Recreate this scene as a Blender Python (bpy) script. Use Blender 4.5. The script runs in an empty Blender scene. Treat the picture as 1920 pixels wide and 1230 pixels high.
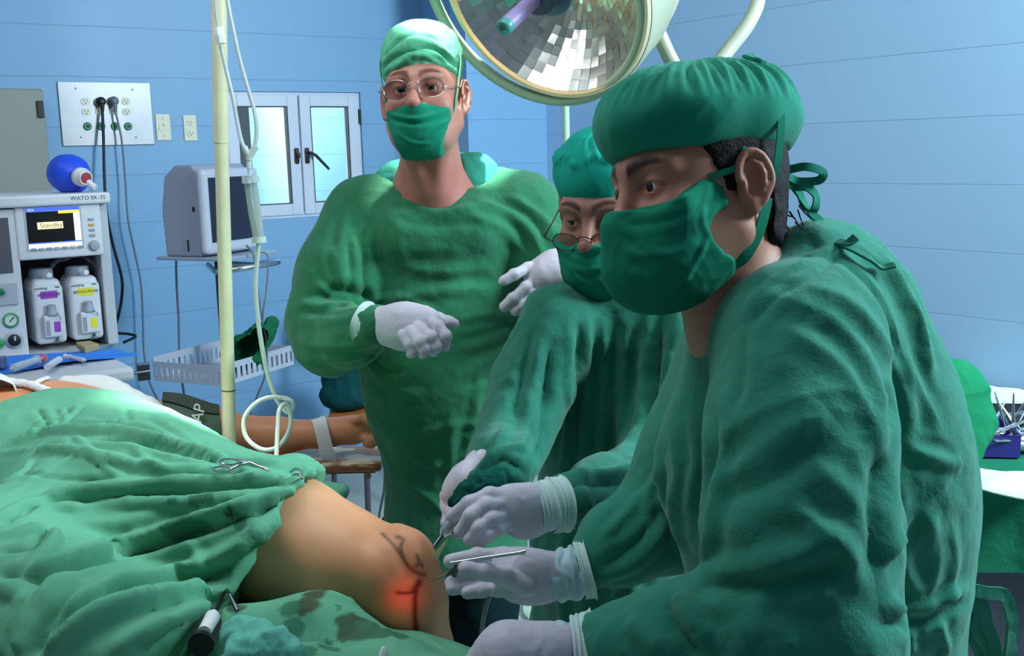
import bpy, math, random
import numpy as np
from mathutils import Vector, Matrix
from mathutils.bvhtree import BVHTree
random.seed(7)
SC = bpy.context.scene
COL = SC.collection
W, H, F_PX = 1920, 1230, 2000.0
# ------------------------------------------------------------------ camera
CAM_Z = 1.5
TH = math.radians(9.5); RO = math.radians(1.5)
_f = np.array([0, math.cos(TH), -math.sin(TH)])
_u0 = np.array([0, math.sin(TH), math.cos(TH)])
_r0 = np.array([1.0, 0, 0])
_r = math.cos(RO)*_r0 - math.sin(RO)*_u0
_u = math.cos(RO)*_u0 + math.sin(RO)*_r0
CP = np.array([0, 0, CAM_Z])
cd = bpy.data.cameras.new('camera'); cam = bpy.data.objects.new('camera', cd); COL.objects.link(cam)
cd.sensor_width = 36; cd.lens = 36*F_PX/W; cd.clip_start = .05
m = Matrix.Identity(4)
for i in range(3):
    m[i][0] = _r[i]; m[i][1] = _u[i]; m[i][2] = -_f[i]; m[i][3] = CP[i]
cam.matrix_world = m
SC.camera = cam
# ------------------------------------------------------------------ view, world, large lights
SC.view_settings.view_transform = 'Standard'; SC.view_settings.look = 'None'
SC.view_settings.exposure = 0.0; SC.view_settings.gamma = 1; SC.view_settings.use_curve_mapping = False
SC.cycles.use_denoising = True
SC.cycles.max_bounces = 6; SC.cycles.transparent_max_bounces = 10; SC.cycles.sample_clamp_indirect = 4
wd = bpy.data.worlds.new('world'); SC.world = wd; wd.use_nodes = True
wd.node_tree.nodes['Background'].inputs[0].default_value = (.50, .66, .80, 1)
wd.node_tree.nodes['Background'].inputs[1].default_value = .19
def light(name, kind, loc, aim, power, color=(1, 1, 1), size=1, size_y=None, spot=45, blend=.3, soft=.05):
    l = bpy.data.lights.new(name, kind); o = bpy.data.objects.new(name, l); COL.objects.link(o)
    o.location = loc; l.energy = power; l.color = color
    d = Vector(aim) - Vector(loc); o.rotation_euler = d.to_track_quat('-Z', 'Y').to_euler()
    if kind == 'AREA':
        l.size = size
        if size_y: l.shape = 'RECTANGLE'; l.size_y = size_y
    if kind == 'SPOT': l.spot_size = math.radians(spot); l.spot_blend = blend; l.shadow_soft_size = soft
    return o
light('ceiling_daylight', 'AREA', (2.0, 1.9, 2.85), (.9, 2.6, .9), 60, (.78, .93, 1), 1.2, 1.2)
light('ceiling_panel', 'AREA', (-.9, 1.6, 2.85), (-.9, 2.0, 0), 26, (.92, .97, 1), 1.5, .8)
light('wall_wash_window', 'AREA', (2.6, 1.4, 2.6), (1.55, 3.1, 2.1), 185, (.74, .95, 1), .8, .8)
light('wall_fill_far', 'AREA', (.2, 3.7, 2.85), (.1, 4.0, 0), 2.5, (.86, .95, 1), 1.6, .6)  # added fill, no such fixture: brightens the back wall
light('wall_fill_side', 'AREA', (-2.2, 2.7, 2.85), (-2.0, 3.3, 1.0), 6, (.88, .95, 1), 1.2, .6)  # second added fill without a fixture, for the left end of the wall
# surgical lamp beams (the lamps hang above the table)
light('surgical_beam_hip', 'SPOT', (-.35, 1.75, 2.75), (-.62, 1.98, 1.0), 900, (1, .97, .9), spot=11, blend=.9, soft=.06)
light('surgical_beam_head', 'SPOT', (-.27, 1.75, 2.85), (-.125, 2.27, 1.72), 700, (1, .98, .92), spot=8.5, blend=.3, soft=.02)
light('surgical_beam_neck', 'SPOT', (.12, 2.80, 2.85), (-.10, 2.36, 1.56), 600, (1, .98, .92), spot=13, blend=.5, soft=.03)

# ------------------------------------------------------------------ pixel helpers
def ray(px, py):
    v = _f*F_PX + _r*(px-W/2) - _u*(py-H/2)
    return v/np.linalg.norm(v)
def P(px, py, Y):
    v = ray(px, py); return CP + v*(Y/v[1])
def hit_plane(px, py, p0, n):
    v = ray(px, py); return CP + v*(np.dot(np.asarray(p0)-CP, n)/np.dot(v, n))
def proj(p):
    d = np.asarray(p)-CP; z = d@_f
    return np.array([W/2+F_PX*(d@_r)/z, H/2-F_PX*(d@_u)/z])
def s2l(c):
    return tuple(((x/255)/12.92 if x/255 <= .04045 else ((x/255+.055)/1.055)**2.4) for x in c)
def nrm(v):
    v = np.asarray(v, float); return v/max(np.linalg.norm(v), 1e-9)

# ------------------------------------------------------------------ materials
MATS = {}
def mat(name, rgb, rough=.6, metal=0, spec=.5, bump=None, var=0, var_scale=8, trans=0, alpha=None, emit=None, ior=1.45, coat=0, sheen=0, sss=0, attr=False, glow=False):
    if name in MATS: return MATS[name]
    m = bpy.data.materials.new(name); m.use_nodes = True
    nt = m.node_tree; b = nt.nodes['Principled BSDF']; N = nt.nodes.new; L = nt.links.new
    c = (*s2l(rgb), 1)
    b.inputs['Base Color'].default_value = c
    b.inputs['Roughness'].default_value = rough; b.inputs['Metallic'].default_value = metal
    b.inputs['Specular IOR Level'].default_value = spec
    b.inputs['IOR'].default_value = ior
    if trans: b.inputs['Transmission Weight'].default_value = trans
    if alpha is not None: b.inputs['Alpha'].default_value = alpha
    if coat: b.inputs['Coat Weight'].default_value = coat
    if sheen: b.inputs['Sheen Weight'].default_value = sheen; b.inputs['Sheen Roughness'].default_value = .6
    if sss:
        b.inputs['Subsurface Weight'].default_value = sss; b.inputs['Subsurface Radius'].default_value = (.012, .004, .002); b.inputs['Subsurface Scale'].default_value = 1
    if emit: b.inputs['Emission Color'].default_value = (*s2l(emit[0]), 1); b.inputs['Emission Strength'].default_value = emit[1]
    tc = N('ShaderNodeTexCoord')
    src = None
    if var:
        n = N('ShaderNodeTexNoise'); n.inputs['Scale'].default_value = var_scale; n.inputs['Detail'].default_value = 5
        L(tc.outputs['Object'], n.inputs['Vector'])
        r = N('ShaderNodeValToRGB'); r.color_ramp.elements[0].position = .3; r.color_ramp.elements[1].position = .7
        r.color_ramp.elements[0].color = tuple(x*(1-var) for x in c[:3])+(1,); r.color_ramp.elements[1].color = tuple(min(1, x*(1+var)) for x in c[:3])+(1,)
        L(n.outputs[0], r.inputs[0]); src = r.outputs[0]
    if attr:
        a = N('ShaderNodeAttribute'); a.attribute_name = 'tint'
        mx = N('ShaderNodeMix'); mx.data_type = 'RGBA'; mx.blend_type = 'MULTIPLY'; mx.inputs[0].default_value = 1
        if src: L(src, mx.inputs[6])
        else: mx.inputs[6].default_value = c
        L(a.outputs['Color'], mx.inputs[7]); src = mx.outputs[2]
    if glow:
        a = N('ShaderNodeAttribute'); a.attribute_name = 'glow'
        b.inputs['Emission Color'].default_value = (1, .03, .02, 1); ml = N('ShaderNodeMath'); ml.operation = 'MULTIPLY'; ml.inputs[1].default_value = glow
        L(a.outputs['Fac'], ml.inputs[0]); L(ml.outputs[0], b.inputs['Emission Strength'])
    if src: L(src, b.inputs['Base Color'])
    prev = None
    for (kind, sc, st, dist) in (bump or []):
        if kind == 'noise':
            t = N('ShaderNodeTexNoise'); t.inputs['Detail'].default_value = 4
        elif kind == 'ridge':
            t = N('ShaderNodeTexNoise'); t.noise_type = 'RIDGED_MULTIFRACTAL'; t.inputs['Detail'].default_value = 3
        elif kind == 'vor':
            t = N('ShaderNodeTexVoronoi'); t.feature = 'DISTANCE_TO_EDGE'
        t.inputs['Scale'].default_value = sc
        L(tc.outputs['Object'], t.inputs['Vector'])
        bp = N('ShaderNodeBump'); bp.inputs['Strength'].default_value = st; bp.inputs['Distance'].default_value = dist
        L(t.outputs['Distance' if kind == 'vor' else 0], bp.inputs['Height'])
        if prev: L(prev.outputs[0], bp.inputs['Normal'])
        prev = bp
    if prev: L(prev.outputs[0], b.inputs['Normal'])
    MATS[name] = m; return m
CLOTH_BUMP = [('ridge', 8, .7, .014), ('vor', 12, .8, .007), ('noise', 45, .5, .005), ('noise', 420, .4, .001)]
gown_back = mat('green_cotton_back', (36, 110, 76), .92, spec=.15, bump=CLOTH_BUMP, var=.12, var_scale=6, sheen=.15)
gown_teal = mat('teal_green_cotton', (38, 124, 102), .92, spec=.15, bump=CLOTH_BUMP, var=.10, var_scale=6, sheen=.15)
gown_mid = mat('mid_green_cotton', (27, 106, 86), .92, spec=.15, bump=CLOTH_BUMP, var=.10, var_scale=7, sheen=.15)
drape_m = mat('surgical_drape_cotton', (100, 166, 134), .93, spec=.12, bump=[('ridge', 9, .6, .012), ('vor', 8, .5, .008), ('noise', 40, .35, .004), ('noise', 400, .3, .001)], var=.08, var_scale=5, attr=True)
cap_pale = mat('pale_green_cap_cotton', (92, 175, 138), .9, spec=.15, bump=CLOTH_BUMP, var=.1)
cap_teal = mat('teal_cap_cotton', (20, 134, 108), .92, spec=.15, bump=[('ridge', 14, .3, .005), ('noise', 60, .3, .002), ('noise', 500, .25, .0005)], var=.08, sheen=.1)
mask_m = mat('mask_cotton', (22, 120, 94), .92, spec=.15, bump=[('ridge', 12, .3, .004), ('noise', 520, .25, .0005)], var=.08)
latex = mat('white_latex_glove', (196, 190, 204), .5, spec=.4, bump=[('noise', 28, .35, .003), ('ridge', 30, .2, .002)], var=.05, var_scale=20, sss=.0)
cuff_m = mat('glove_cuff', (190, 215, 212), .6, spec=.3, bump=[('noise', 40, .4, .003)])
skin_bump = [('noise', 260, .18, .0006), ('noise', 60, .1, .001)]
steel = mat('polished_steel', (205, 208, 212), .22, metal=1)
steel_dark = mat('dark_steel', (95, 98, 104), .3, metal=1)
white_cloth = mat('white_cotton', (225, 225, 222), .9, spec=.1, bump=[('noise', 40, .4, .004), ('noise', 300, .3, .001)])
wht_pl = mat('white_plastic', (216, 218, 224), .4, bump=None)
grey_pl = mat('grey_plastic', (150, 155, 168), .45)
blk = mat('black_rubber', (22, 22, 26), .5)
dkgrey = mat('dark_grey_plastic', (70, 74, 82), .5)
clear_pl = mat('clear_tubing', (232, 240, 240), .12, trans=.55, ior=1.3, spec=.6)
cream = mat('cream_paint', (214, 212, 176), .45, var=.08, var_scale=14)

# ------------------------------------------------------------------ object helpers
ORG = {}
def tag(o, label, cat, group=None, kind=None):
    if label: o['label'] = label
    if cat: o['category'] = cat
    if group: o['group'] = group
    if kind: o['kind'] = kind
    return o
def empty(name, loc, label, cat, group=None):
    o = bpy.data.objects.new(name, None); COL.objects.link(o); o.location = tuple(float(x) for x in loc); o.empty_display_size = .05
    ORG[o] = np.asarray(loc, float); return tag(o, label, cat, group)
def mesh_obj(name, V, Fc, material, parent=None, smooth=True, attrs=None):
    V = np.asarray(V, float).reshape(-1, 3)
    if parent is None: org = np.array([(V[:, 0].min()+V[:, 0].max())/2, (V[:, 1].min()+V[:, 1].max())/2, V[:, 2].min()])
    else: org = ORG[parent]
    me = bpy.data.meshes.new(name)
    if isinstance(Fc, np.ndarray):
        n = len(Fc); k = Fc.shape[1]
        me.vertices.add(len(V)); me.vertices.foreach_set('co', (V-org).astype(np.float32).ravel())
        me.loops.add(n*k); me.loops.foreach_set('vertex_index', Fc.astype(np.int32).ravel())
        me.polygons.add(n); me.polygons.foreach_set('loop_start', np.arange(0, n*k, k, dtype=np.int32))
        me.polygons.foreach_set('loop_total', np.full(n, k, dtype=np.int32))
    else:
        me.from_pydata((V-org).tolist(), [], Fc)
    me.update(calc_edges=True); me.validate()
    me.polygons.foreach_set('use_smooth', [bool(smooth)]*len(me.polygons))
    for an, arr in (attrs or {}).items():
        if arr.ndim == 2:
            a = me.color_attributes.new(an, 'FLOAT_COLOR', 'POINT'); a.data.foreach_set('color', np.c_[arr, np.ones(len(arr))].astype(np.float32).ravel())
        else:
            a = me.attributes.new(an, 'FLOAT', 'POINT'); a.data.foreach_set('value', arr.astype(np.float32))
    o = bpy.data.objects.new(name, me); COL.objects.link(o); me.materials.append(material)
    if parent is None: o.location = tuple(org)
    else: o.parent = parent
    ORG[o] = org
    return o
class B:
    """collects simple shapes, then links them as ONE mesh; M maps local points to the world"""
    def __init__(s, M=None): s.v = []; s.f = []; s.M = M; s.n = 0
    def add(s, V, Fc):
        V = np.asarray(V, float)
        if s.M is not None:
            V = V@s.M[:3, :3].T + s.M[:3, 3]
            if np.linalg.det(s.M[:3, :3]) < 0: Fc = [tuple(f)[::-1] for f in Fc]
        s.v.append(V); s.f += [tuple(i+s.n for i in f) for f in Fc]; s.n += len(V); return s
    def box(s, lo, hi, r=0, seg=2):
        lo = np.minimum(lo, hi).astype(float); hi = np.maximum(np.asarray(lo), hi).astype(float)
        if r <= 0:
            x0, y0, z0 = lo; x1, y1, z1 = hi
            return s.add([(x0, y0, z0), (x1, y0, z0), (x1, y1, z0), (x0, y1, z0), (x0, y0, z1), (x1, y0, z1), (x1, y1, z1), (x0, y1, z1)],
                         [(0, 3, 2, 1), (4, 5, 6, 7), (0, 1, 5, 4), (1, 2, 6, 5), (2, 3, 7, 6), (3, 0, 4, 7)])
        import bmesh
        bm = bmesh.new(); bmesh.ops.create_cube(bm, size=1)
        for v in bm.verts: v.co = Vector([(lo[i]+hi[i])/2+v.co[i]*(hi[i]-lo[i]) for i in range(3)])
        bmesh.ops.bevel(bm, geom=list(bm.edges), offset=min(r, .49*(hi-lo).min()), segments=seg, affect='EDGES', profile=.5)
        bm.verts.index_update()
        s.add([v.co[:] for v in bm.verts], [tuple(v.index for v in f.verts) for f in bm.faces]); bm.free(); return s
    def tube(s, pts, r, n=12, closed=False, cap=True, flat=1.0):
        p = np.asarray(pts, float); k = len(p); r = np.broadcast_to(np.asarray(r, float), (k,))
        t = np.roll(p, -1, 0)-np.roll(p, 1, 0)
        if not closed: t[0] = p[1]-p[0]; t[-1] = p[-1]-p[-2]
        t /= np.maximum(np.linalg.norm(t, axis=1)[:, None], 1e-9)
        a = np.cross(t[0], (0, 0, 1)); a = a if np.linalg.norm(a) > .1 else np.cross(t[0], (0, 1, 0)); a = nrm(a)
        V = []; an = np.linspace(0, 2*np.pi, n, endpoint=False)
        for i in range(k):
            a = nrm(a-t[i]*(a@t[i])); b = np.cross(t[i], a)
            V.append(p[i]+r[i]*(np.cos(an)[:, None]*a+flat*np.sin(an)[:, None]*b))
        V = np.concatenate(V); Fc = []
        for i in range(k if closed else k-1):
            i2 = (i+1) % k
            for j in range(n):
                j2 = (j+1) % n; Fc.append((i*n+j, i*n+j2, i2*n+j2, i2*n+j))
        if cap and not closed: Fc += [tuple(range(n))[::-1], tuple(range((k-1)*n, k*n))]
        return s.add(V, Fc)
    def cyl(s, a, b, r, r2=None, n=24): return s.tube([a, b], [r, r if r2 is None else r2], n)
    def lathe(s, c, ax, prof, n=32, up=(0, 0, 1), cap=True):
        """prof: list of (radius, height along ax)"""
        ax = nrm(ax); a = np.cross(ax, up); a = nrm(a if np.linalg.norm(a) > .05 else np.cross(ax, (0, 1, 0))); b = np.cross(ax, a)
        an = np.linspace(0, 2*np.pi, n, endpoint=False)
        V = np.concatenate([np.asarray(c)+ax*h+r*(np.cos(an)[:, None]*a+np.sin(an)[:, None]*b) for r, h in prof])
        k = len(prof); Fc = [(i*n+j, i*n+(j+1) % n, (i+1)*n+(j+1) % n, (i+1)*n+j) for i in range(k-1) for j in range(n)]
        if cap: Fc += [tuple(range(n))[::-1], tuple(range((k-1)*n, k*n))]
        return s.add(V, Fc)
    def prism(s, poly, y0, y1):
        """poly in local x,z extruded along local y"""
        n = len(poly); V = [(x, y0, z) for x, z in poly]+[(x, y1, z) for x, z in poly]
        return s.add(V, [tuple(range(n)), tuple(range(2*n-1, n-1, -1))]+[(i, i+n, (i+1) % n+n, (i+1) % n) for i in range(n)])
    def sheet(s, G, th):
        """G: grid (a,b,3) given thickness th downward along its normal"""
        a, b, _ = G.shape; du = np.gradient(G, axis=0); dv = np.gradient(G, axis=1); nn = np.cross(du, dv); nn /= np.maximum(np.linalg.norm(nn, axis=2, keepdims=True), 1e-9)
        T = G+nn*th/2; Bo = G-nn*th/2; V = np.concatenate([T.reshape(-1, 3), Bo.reshape(-1, 3)]); o = a*b; Fc = []
        for i in range(a-1):
            for j in range(b-1):
                q = (i*b+j, (i+1)*b+j, (i+1)*b+j+1, i*b+j+1); Fc.append(q); Fc.append(tuple(x+o for x in q[::-1]))
        for j in range(b-1): Fc += [(j, j+1, j+1+o, j+o), ((a-1)*b+j+1, (a-1)*b+j, (a-1)*b+j+o, (a-1)*b+j+1+o)]
        for i in range(a-1): Fc += [((i+1)*b, i*b, i*b+o, (i+1)*b+o), (i*b+b-1, (i+1)*b+b-1, (i+1)*b+b-1+o, i*b+b-1+o)]
        return s.add(V, Fc)
    def build(s, name, material, parent=None, smooth=False, bevel=0, auto=True):
        o = mesh_obj(name, np.concatenate(s.v), s.f, material, parent, smooth)
        if smooth and auto:
            o.data.set_sharp_from_angle(angle=.75)
        if bevel:
            md = o.modifiers.new('b', 'BEVEL'); md.width = bevel; md.segments = 2; md.limit_method = 'ANGLE'; md.angle_limit = .7
        return o
def spline(pts, n=8, closed=False):
    p = np.asarray(pts, float); k = len(p); out = []
    idx = lambda i: p[i % k] if closed else p[min(max(i, 0), k-1)]
    for i in range(k if closed else k-1):
        a, b, c, d = idx(i-1), idx(i), idx(i+1), idx(i+2)
        for t in np.linspace(0, 1, n, endpoint=False):
            out.append(.5*((2*b)+(-a+c)*t+(2*a-5*b+4*c-d)*t*t+(-a+3*b-3*c+d)*t**3))
    if not closed: out.append(p[-1])
    return np.array(out)
def frame(o, x, y, z):
    M = np.eye(4); M[:3, 0] = x; M[:3, 1] = y; M[:3, 2] = z; M[:3, 3] = o; return M
def text_obj(body, name, M, size, material, parent, depth=.0004, align='CENTER'):
    """real lettering; M: local x = reading direction, local y = up of the letters, z = towards the reader"""
    c = bpy.data.curves.new(name, 'FONT'); c.body = body; c.size = size; c.extrude = depth; c.align_x = align; c.align_y = 'CENTER'
    t = bpy.data.objects.new(name, c); COL.objects.link(t)
    dg = bpy.context.evaluated_depsgraph_get(); me = bpy.data.meshes.new_from_object(t.evaluated_get(dg)); bpy.data.objects.remove(t)
    V = np.array([v.co[:] for v in me.vertices]); Fc = [tuple(p.vertices) for p in me.polygons]
    V = V@M[:3, :3].T+M[:3, 3]
    return mesh_obj(name, V, Fc, material, parent, smooth=False)

# ------------------------------------------------------------------ distance fields -> one continuous mesh
def axis(lo, hi, h, fine=None):
    if fine is None: return np.arange(lo, hi+h, h, dtype=np.float32)
    a, b, hf = fine; out = []
    if a > lo: out.append(np.arange(a-h*math.ceil((a-lo)/h), a-1e-6, h))
    out.append(np.arange(a, b-1e-6, hf))
    out.append(np.arange(b, hi+h, h))
    return np.concatenate(out).astype(np.float32)
class Fld:
    def __init__(s, lo, hi, h, M=None, fine=None):
        s.ax = [axis(lo[i], hi[i], h, None if fine is None else (fine[0][i], fine[1][i], fine[2])) for i in range(3)]
        s.f = np.full([len(a) for a in s.ax], .2, np.float32); s.M = np.eye(4) if M is None else M; s.Mi = np.linalg.inv(s.M)
    def L(s, p): p = np.asarray(p, float); return s.Mi[:3, :3]@p+s.Mi[:3, 3]
    def _sub(s, lo, hi, m):
        sl = []; c = []
        for i in range(3):
            a = max(0, np.searchsorted(s.ax[i], lo[i]-m)); b = min(len(s.ax[i]), np.searchsorted(s.ax[i], hi[i]+m))
            if b <= a: return None, None
            sl.append(slice(a, b)); sh = [1, 1, 1]; sh[i] = -1; c.append(s.ax[i][a:b].reshape(sh))
        return tuple(sl), c
    def _mix(s, sl, d, k, op):
        a = s.f[sl]
        if op == '+':
            if k <= 0: s.f[sl] = np.minimum(a, d)
            else:
                h = np.maximum(k-np.abs(a-d), 0)/k; s.f[sl] = np.minimum(a, d)-h*h*k*.25
        elif op == '-':
            d = -d
            if k <= 0: s.f[sl] = np.maximum(a, d)
            else:
                h = np.maximum(k-np.abs(a-d), 0)/k; s.f[sl] = np.maximum(a, d)+h*h*k*.25
    def rc(s, a, b, ra, rb=None, k=.02, op='+', w=False, flat=None):
        """round cone between a and b; flat=(direction, factor) squashes it"""
        rb = ra if rb is None else rb
        if w: a = s.L(a); b = s.L(b)
        a = np.asarray(a, float); b = np.asarray(b, float); R = max(ra, rb)
        sl, c = s._sub(np.minimum(a, b)-R, np.maximum(a, b)+R, k+.02)
        if sl is None: return s
        d = b-a; L2 = max(d@d, 1e-9)
        q = [c[i]-np.float32(a[i]) for i in range(3)]
        t = np.clip((q[0]*np.float32(d[0])+q[1]*np.float32(d[1])+q[2]*np.float32(d[2]))/np.float32(L2), 0, 1)
        q = [q[i]-t*np.float32(d[i]) for i in range(3)]
        if flat is not None:
            fd = nrm(s.Mi[:3, :3]@np.asarray(flat[0], float) if w else flat[0]); u = q[0]*np.float32(fd[0])+q[1]*np.float32(fd[1])+q[2]*np.float32(fd[2])
            g = np.float32(1/flat[1]-1); q = [q[i]+u*g*np.float32(fd[i]) for i in range(3)]
            D = (np.sqrt(q[0]**2+q[1]**2+q[2]**2)-(np.float32(ra)+t*np.float32(rb-ra)))*np.float32(.75)
        else: D = np.sqrt(q[0]**2+q[1]**2+q[2]**2)-(np.float32(ra)+t*np.float32(rb-ra))
        s._mix(sl, D, k, op); return s
    def chain(s, pts, rs, k=.02, **kw):
        for i in range(len(pts)-1): s.rc(pts[i], pts[i+1], rs[i], rs[i+1], k=k, **kw)
        return s
    def ell(s, c0, r, R=None, k=.02, op='+', w=False):
        """ellipsoid; R columns = its axes (in the given space)"""
        if w:
            c0 = s.L(c0); R = s.Mi[:3, :3]@(np.eye(3) if R is None else np.asarray(R))
        elif R is None: R = np.eye(3)
        R = np.asarray(R); c0 = np.asarray(c0, float); r = np.asarray(r, float); ext = np.sqrt(((R*r)**2).sum(1))
        sl, c = s._sub(c0-ext, c0+ext, k+.02)
        if sl is None: return s
        q = [c[i]-np.float32(c0[i]) for i in range(3)]; k0 = 0; k1 = 0
        for j in range(3):
            u = q[0]*np.float32(R[0, j])+q[1]*np.float32(R[1, j])+q[2]*np.float32(R[2, j]); k0 = k0+(u/r[j])**2; k1 = k1+(u/r[j]**2)**2
        k0 = np.sqrt(k0); k1 = np.sqrt(k1)+1e-6
        s._mix(sl, (k0*(k0-1)/k1).astype(np.float32), k, op); return s
    def box(s, c0, hs, R=None, r=.01, k=.02, op='+', w=False):
        if w:
            c0 = s.L(c0); R = s.Mi[:3, :3]@(np.eye(3) if R is None else np.asarray(R))
        elif R is None: R = np.eye(3)
        R = np.asarray(R); c0 = np.asarray(c0, float); hs = np.asarray(hs, float); ext = (np.abs(R)*hs).sum(1)
        sl, c = s._sub(c0-ext, c0+ext, k+.02)
        if sl is None: return s
        q = [c[i]-np.float32(c0[i]) for i in range(3)]; o = 0; mx = None
        for j in range(3):
            u = np.abs(q[0]*np.float32(R[0, j])+q[1]*np.float32(R[1, j])+q[2]*np.float32(R[2, j]))-np.float32(hs[j]-r)
            o = o+np.maximum(u, 0)**2; mx = u if mx is None else np.maximum(mx, u)
        s._mix(sl, np.sqrt(o)+np.minimum(mx, 0)-np.float32(r), k, op); return s
    def cut(s, p, n, k=0):
        """keep the side opposite n"""
        n = nrm(n); d = (s.ax[0].reshape(-1, 1, 1)-p[0])*n[0]+(s.ax[1].reshape(1, -1, 1)-p[1])*n[1]+(s.ax[2].reshape(1, 1, -1)-p[2])*n[2]
        d = d.astype(np.float32)
        if k > 0: h = np.maximum(k-np.abs(s.f-d), 0)/k; s.f = np.maximum(s.f, d)+h*h*k*.25
        else: s.f = np.maximum(s.f, d)
        return s
    def grid(s): return s.ax[0].reshape(-1, 1, 1), s.ax[1].reshape(1, -1, 1), s.ax[2].reshape(1, 1, -1)
    def mesh(s, smooth=1):
        f = s.f; nx, ny, nz = f.shape; ins = f < 0
        cnt = np.zeros((nx-1, ny-1, nz-1), np.int8)
        for i in (0, 1):
            for j in (0, 1):
                for k in (0, 1): cnt += ins[i:nx-1+i, j:ny-1+j, k:nz-1+k]
        act = (cnt > 0) & (cnt < 8); I = np.argwhere(act); n = len(I)
        idx = np.full(act.shape, -1, np.int32); idx[act] = np.arange(n)
        acc = np.zeros((n, 3)); w = np.zeros(n)
        cs = [np.array([i, j, k]) for i in (0, 1) for j in (0, 1) for k in (0, 1)]
        for a in cs:
            for d in range(3):
                if a[d]: continue
                b = a.copy(); b[d] = 1
                fa = f[I[:, 0]+a[0], I[:, 1]+a[1], I[:, 2]+a[2]]; fb = f[I[:, 0]+b[0], I[:, 1]+b[1], I[:, 2]+b[2]]
                m = (fa < 0) != (fb < 0); t = fa[m]/(fa[m]-fb[m]); p = np.tile(a.astype(float), (m.sum(), 1)); p[:, d] = t
                acc[m] += p; w[m] += 1
        g = acc/w[:, None]; V = np.empty((n, 3))
        for d in range(3):
            A = s.ax[d].astype(float); V[:, d] = A[I[:, d]]+g[:, d]*(A[I[:, d]+1]-A[I[:, d]])
        Q = []
        for d in range(3):
            e, u, v = [(0, 1, 2), (1, 2, 0), (2, 0, 1)][d]
            a = [slice(1, -1)]*3; b = [slice(1, -1)]*3; a[e] = slice(0, -1); b[e] = slice(1, None)
            A = ins[tuple(a)]; Bq = ins[tuple(b)]; E = np.argwhere(A != Bq); s1 = A[E[:, 0], E[:, 1], E[:, 2]]
            off = np.ones(3, int); off[e] = 0; E = E+off
            du = np.zeros(3, int); du[u] = 1; dv = np.zeros(3, int); dv[v] = 1
            g_ = lambda q: idx[q[:, 0], q[:, 1], q[:, 2]]
            q = np.stack([g_(E-du-dv), g_(E-dv), g_(E), g_(E-du)], 1)
            q[~s1] = q[~s1][:, ::-1]; Q.append(q)
        Q = np.concatenate(Q); Q = Q[(Q >= 0).all(1)]
        V = relax(V, Q, smooth); V = V@s.M[:3, :3].T+s.M[:3, 3]
        return V, Q
def relax(V, Q, it=1, lam=.5):
    if not it: return V
    e = np.concatenate([Q[:, [0, 1]], Q[:, [1, 2]], Q[:, [2, 3]], Q[:, [3, 0]]]); n = len(V)
    for _ in range(it):
        S = np.stack([np.bincount(e[:, 0], V[e[:, 1], d], n)+np.bincount(e[:, 1], V[e[:, 0], d], n) for d in range(3)], 1)
        c = np.bincount(e[:, 0], minlength=n)+np.bincount(e[:, 1], minlength=n); V = V*(1-lam)+lam*S/np.maximum(c, 1)[:, None]
    return V
def vnormals(V, Q):
    fn = np.cross(V[Q[:, 2]]-V[Q[:, 0]], V[Q[:, 3]]-V[Q[:, 1]]); N = np.zeros_like(V)
    for j in range(4):
        for d in range(3): N[:, d] += np.bincount(Q[:, j], fn[:, d], len(V))
    return N/np.maximum(np.linalg.norm(N, axis=1)[:, None], 1e-12)
_rng = np.random.RandomState(5); _T = _rng.uniform(-1, 1, (32, 32, 32)).astype(np.float32)
def vn(p):
    i = np.floor(p).astype(int); f = p-i; f = f*f*(3-2*f); r = 0
    for a in (0, 1):
        for b in (0, 1):
            for c in (0, 1):
                r = r+_T[(i[:, 0]+a) % 32, (i[:, 1]+b) % 32, (i[:, 2]+c) % 32]*(f[:, 0] if a else 1-f[:, 0])*(f[:, 1] if b else 1-f[:, 1])*(f[:, 2] if c else 1-f[:, 2])
    return r
def crumple(V, N, amp, scale, seed=0, ani=(1, 1, 1)):
    """sharp-ridged cloth creases"""
    p = V*np.array(ani)*scale+seed*7.3; wv = np.stack([vn(p*.7+11), vn(p*.7+23), vn(p*.7+37)], 1)*.8
    r = 1-np.abs(vn(p+wv))*2; r2 = 1-np.abs(vn(p*2.1+wv+50))*2
    return V+N*((r*.7+r2*.35)*amp)[:, None]
def folds(V, Q, strokes, view=True):
    """strokes: (pixel path, width m, height m[, side]) laid on the cloth where the photo shows a fold; each becomes real relief"""
    bvh = BVHTree.FromPolygons(V.tolist(), Q.tolist()); N = vnormals(V, Q); D = np.zeros(len(V)); o = Vector(CP)
    for st in strokes:
        pth, wd_, ht = st[:3]
        pix = spline([(a, b, 0) for a, b in pth], 6)[:, :2]; pts = []
        for a, b in pix:
            h = bvh.ray_cast(o, Vector(ray(a, b)))
            if h[0] is not None: pts.append(np.array(h[0]))
        if len(pts) < 2: continue
        pts = np.array(pts); lo = pts.min(0)-3*wd_; hi = pts.max(0)+3*wd_
        m = np.where(((V > lo) & (V < hi)).all(1))[0]
        if not len(m): continue
        X = V[m]; best = np.full(len(m), 9.); tt = np.zeros(len(m)); k = len(pts)-1
        for i in range(k):
            a = pts[i]; d = pts[i+1]-a
            if d@d > .06**2: continue
            t = np.clip(((X-a)@d)/max(d@d, 1e-9), 0, 1); q = X-a-t[:, None]*d; dd = np.sqrt((q*q).sum(1)); u = dd < best; best[u] = dd[u]; tt[u] = (i+t[u])/k
        u_ = best/wd_; prof = .55*np.exp(-u_**2)+.45*np.exp(-1.6*u_)*(u_ < 4)-.30*np.exp(-((best-1.9*wd_)/wd_)**2)
        taper = np.clip(np.minimum(tt, 1-tt)*6, 0, 1); D[m] += ht*prof*(.25+.75*taper)
    return V+N*D[:, None]
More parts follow.
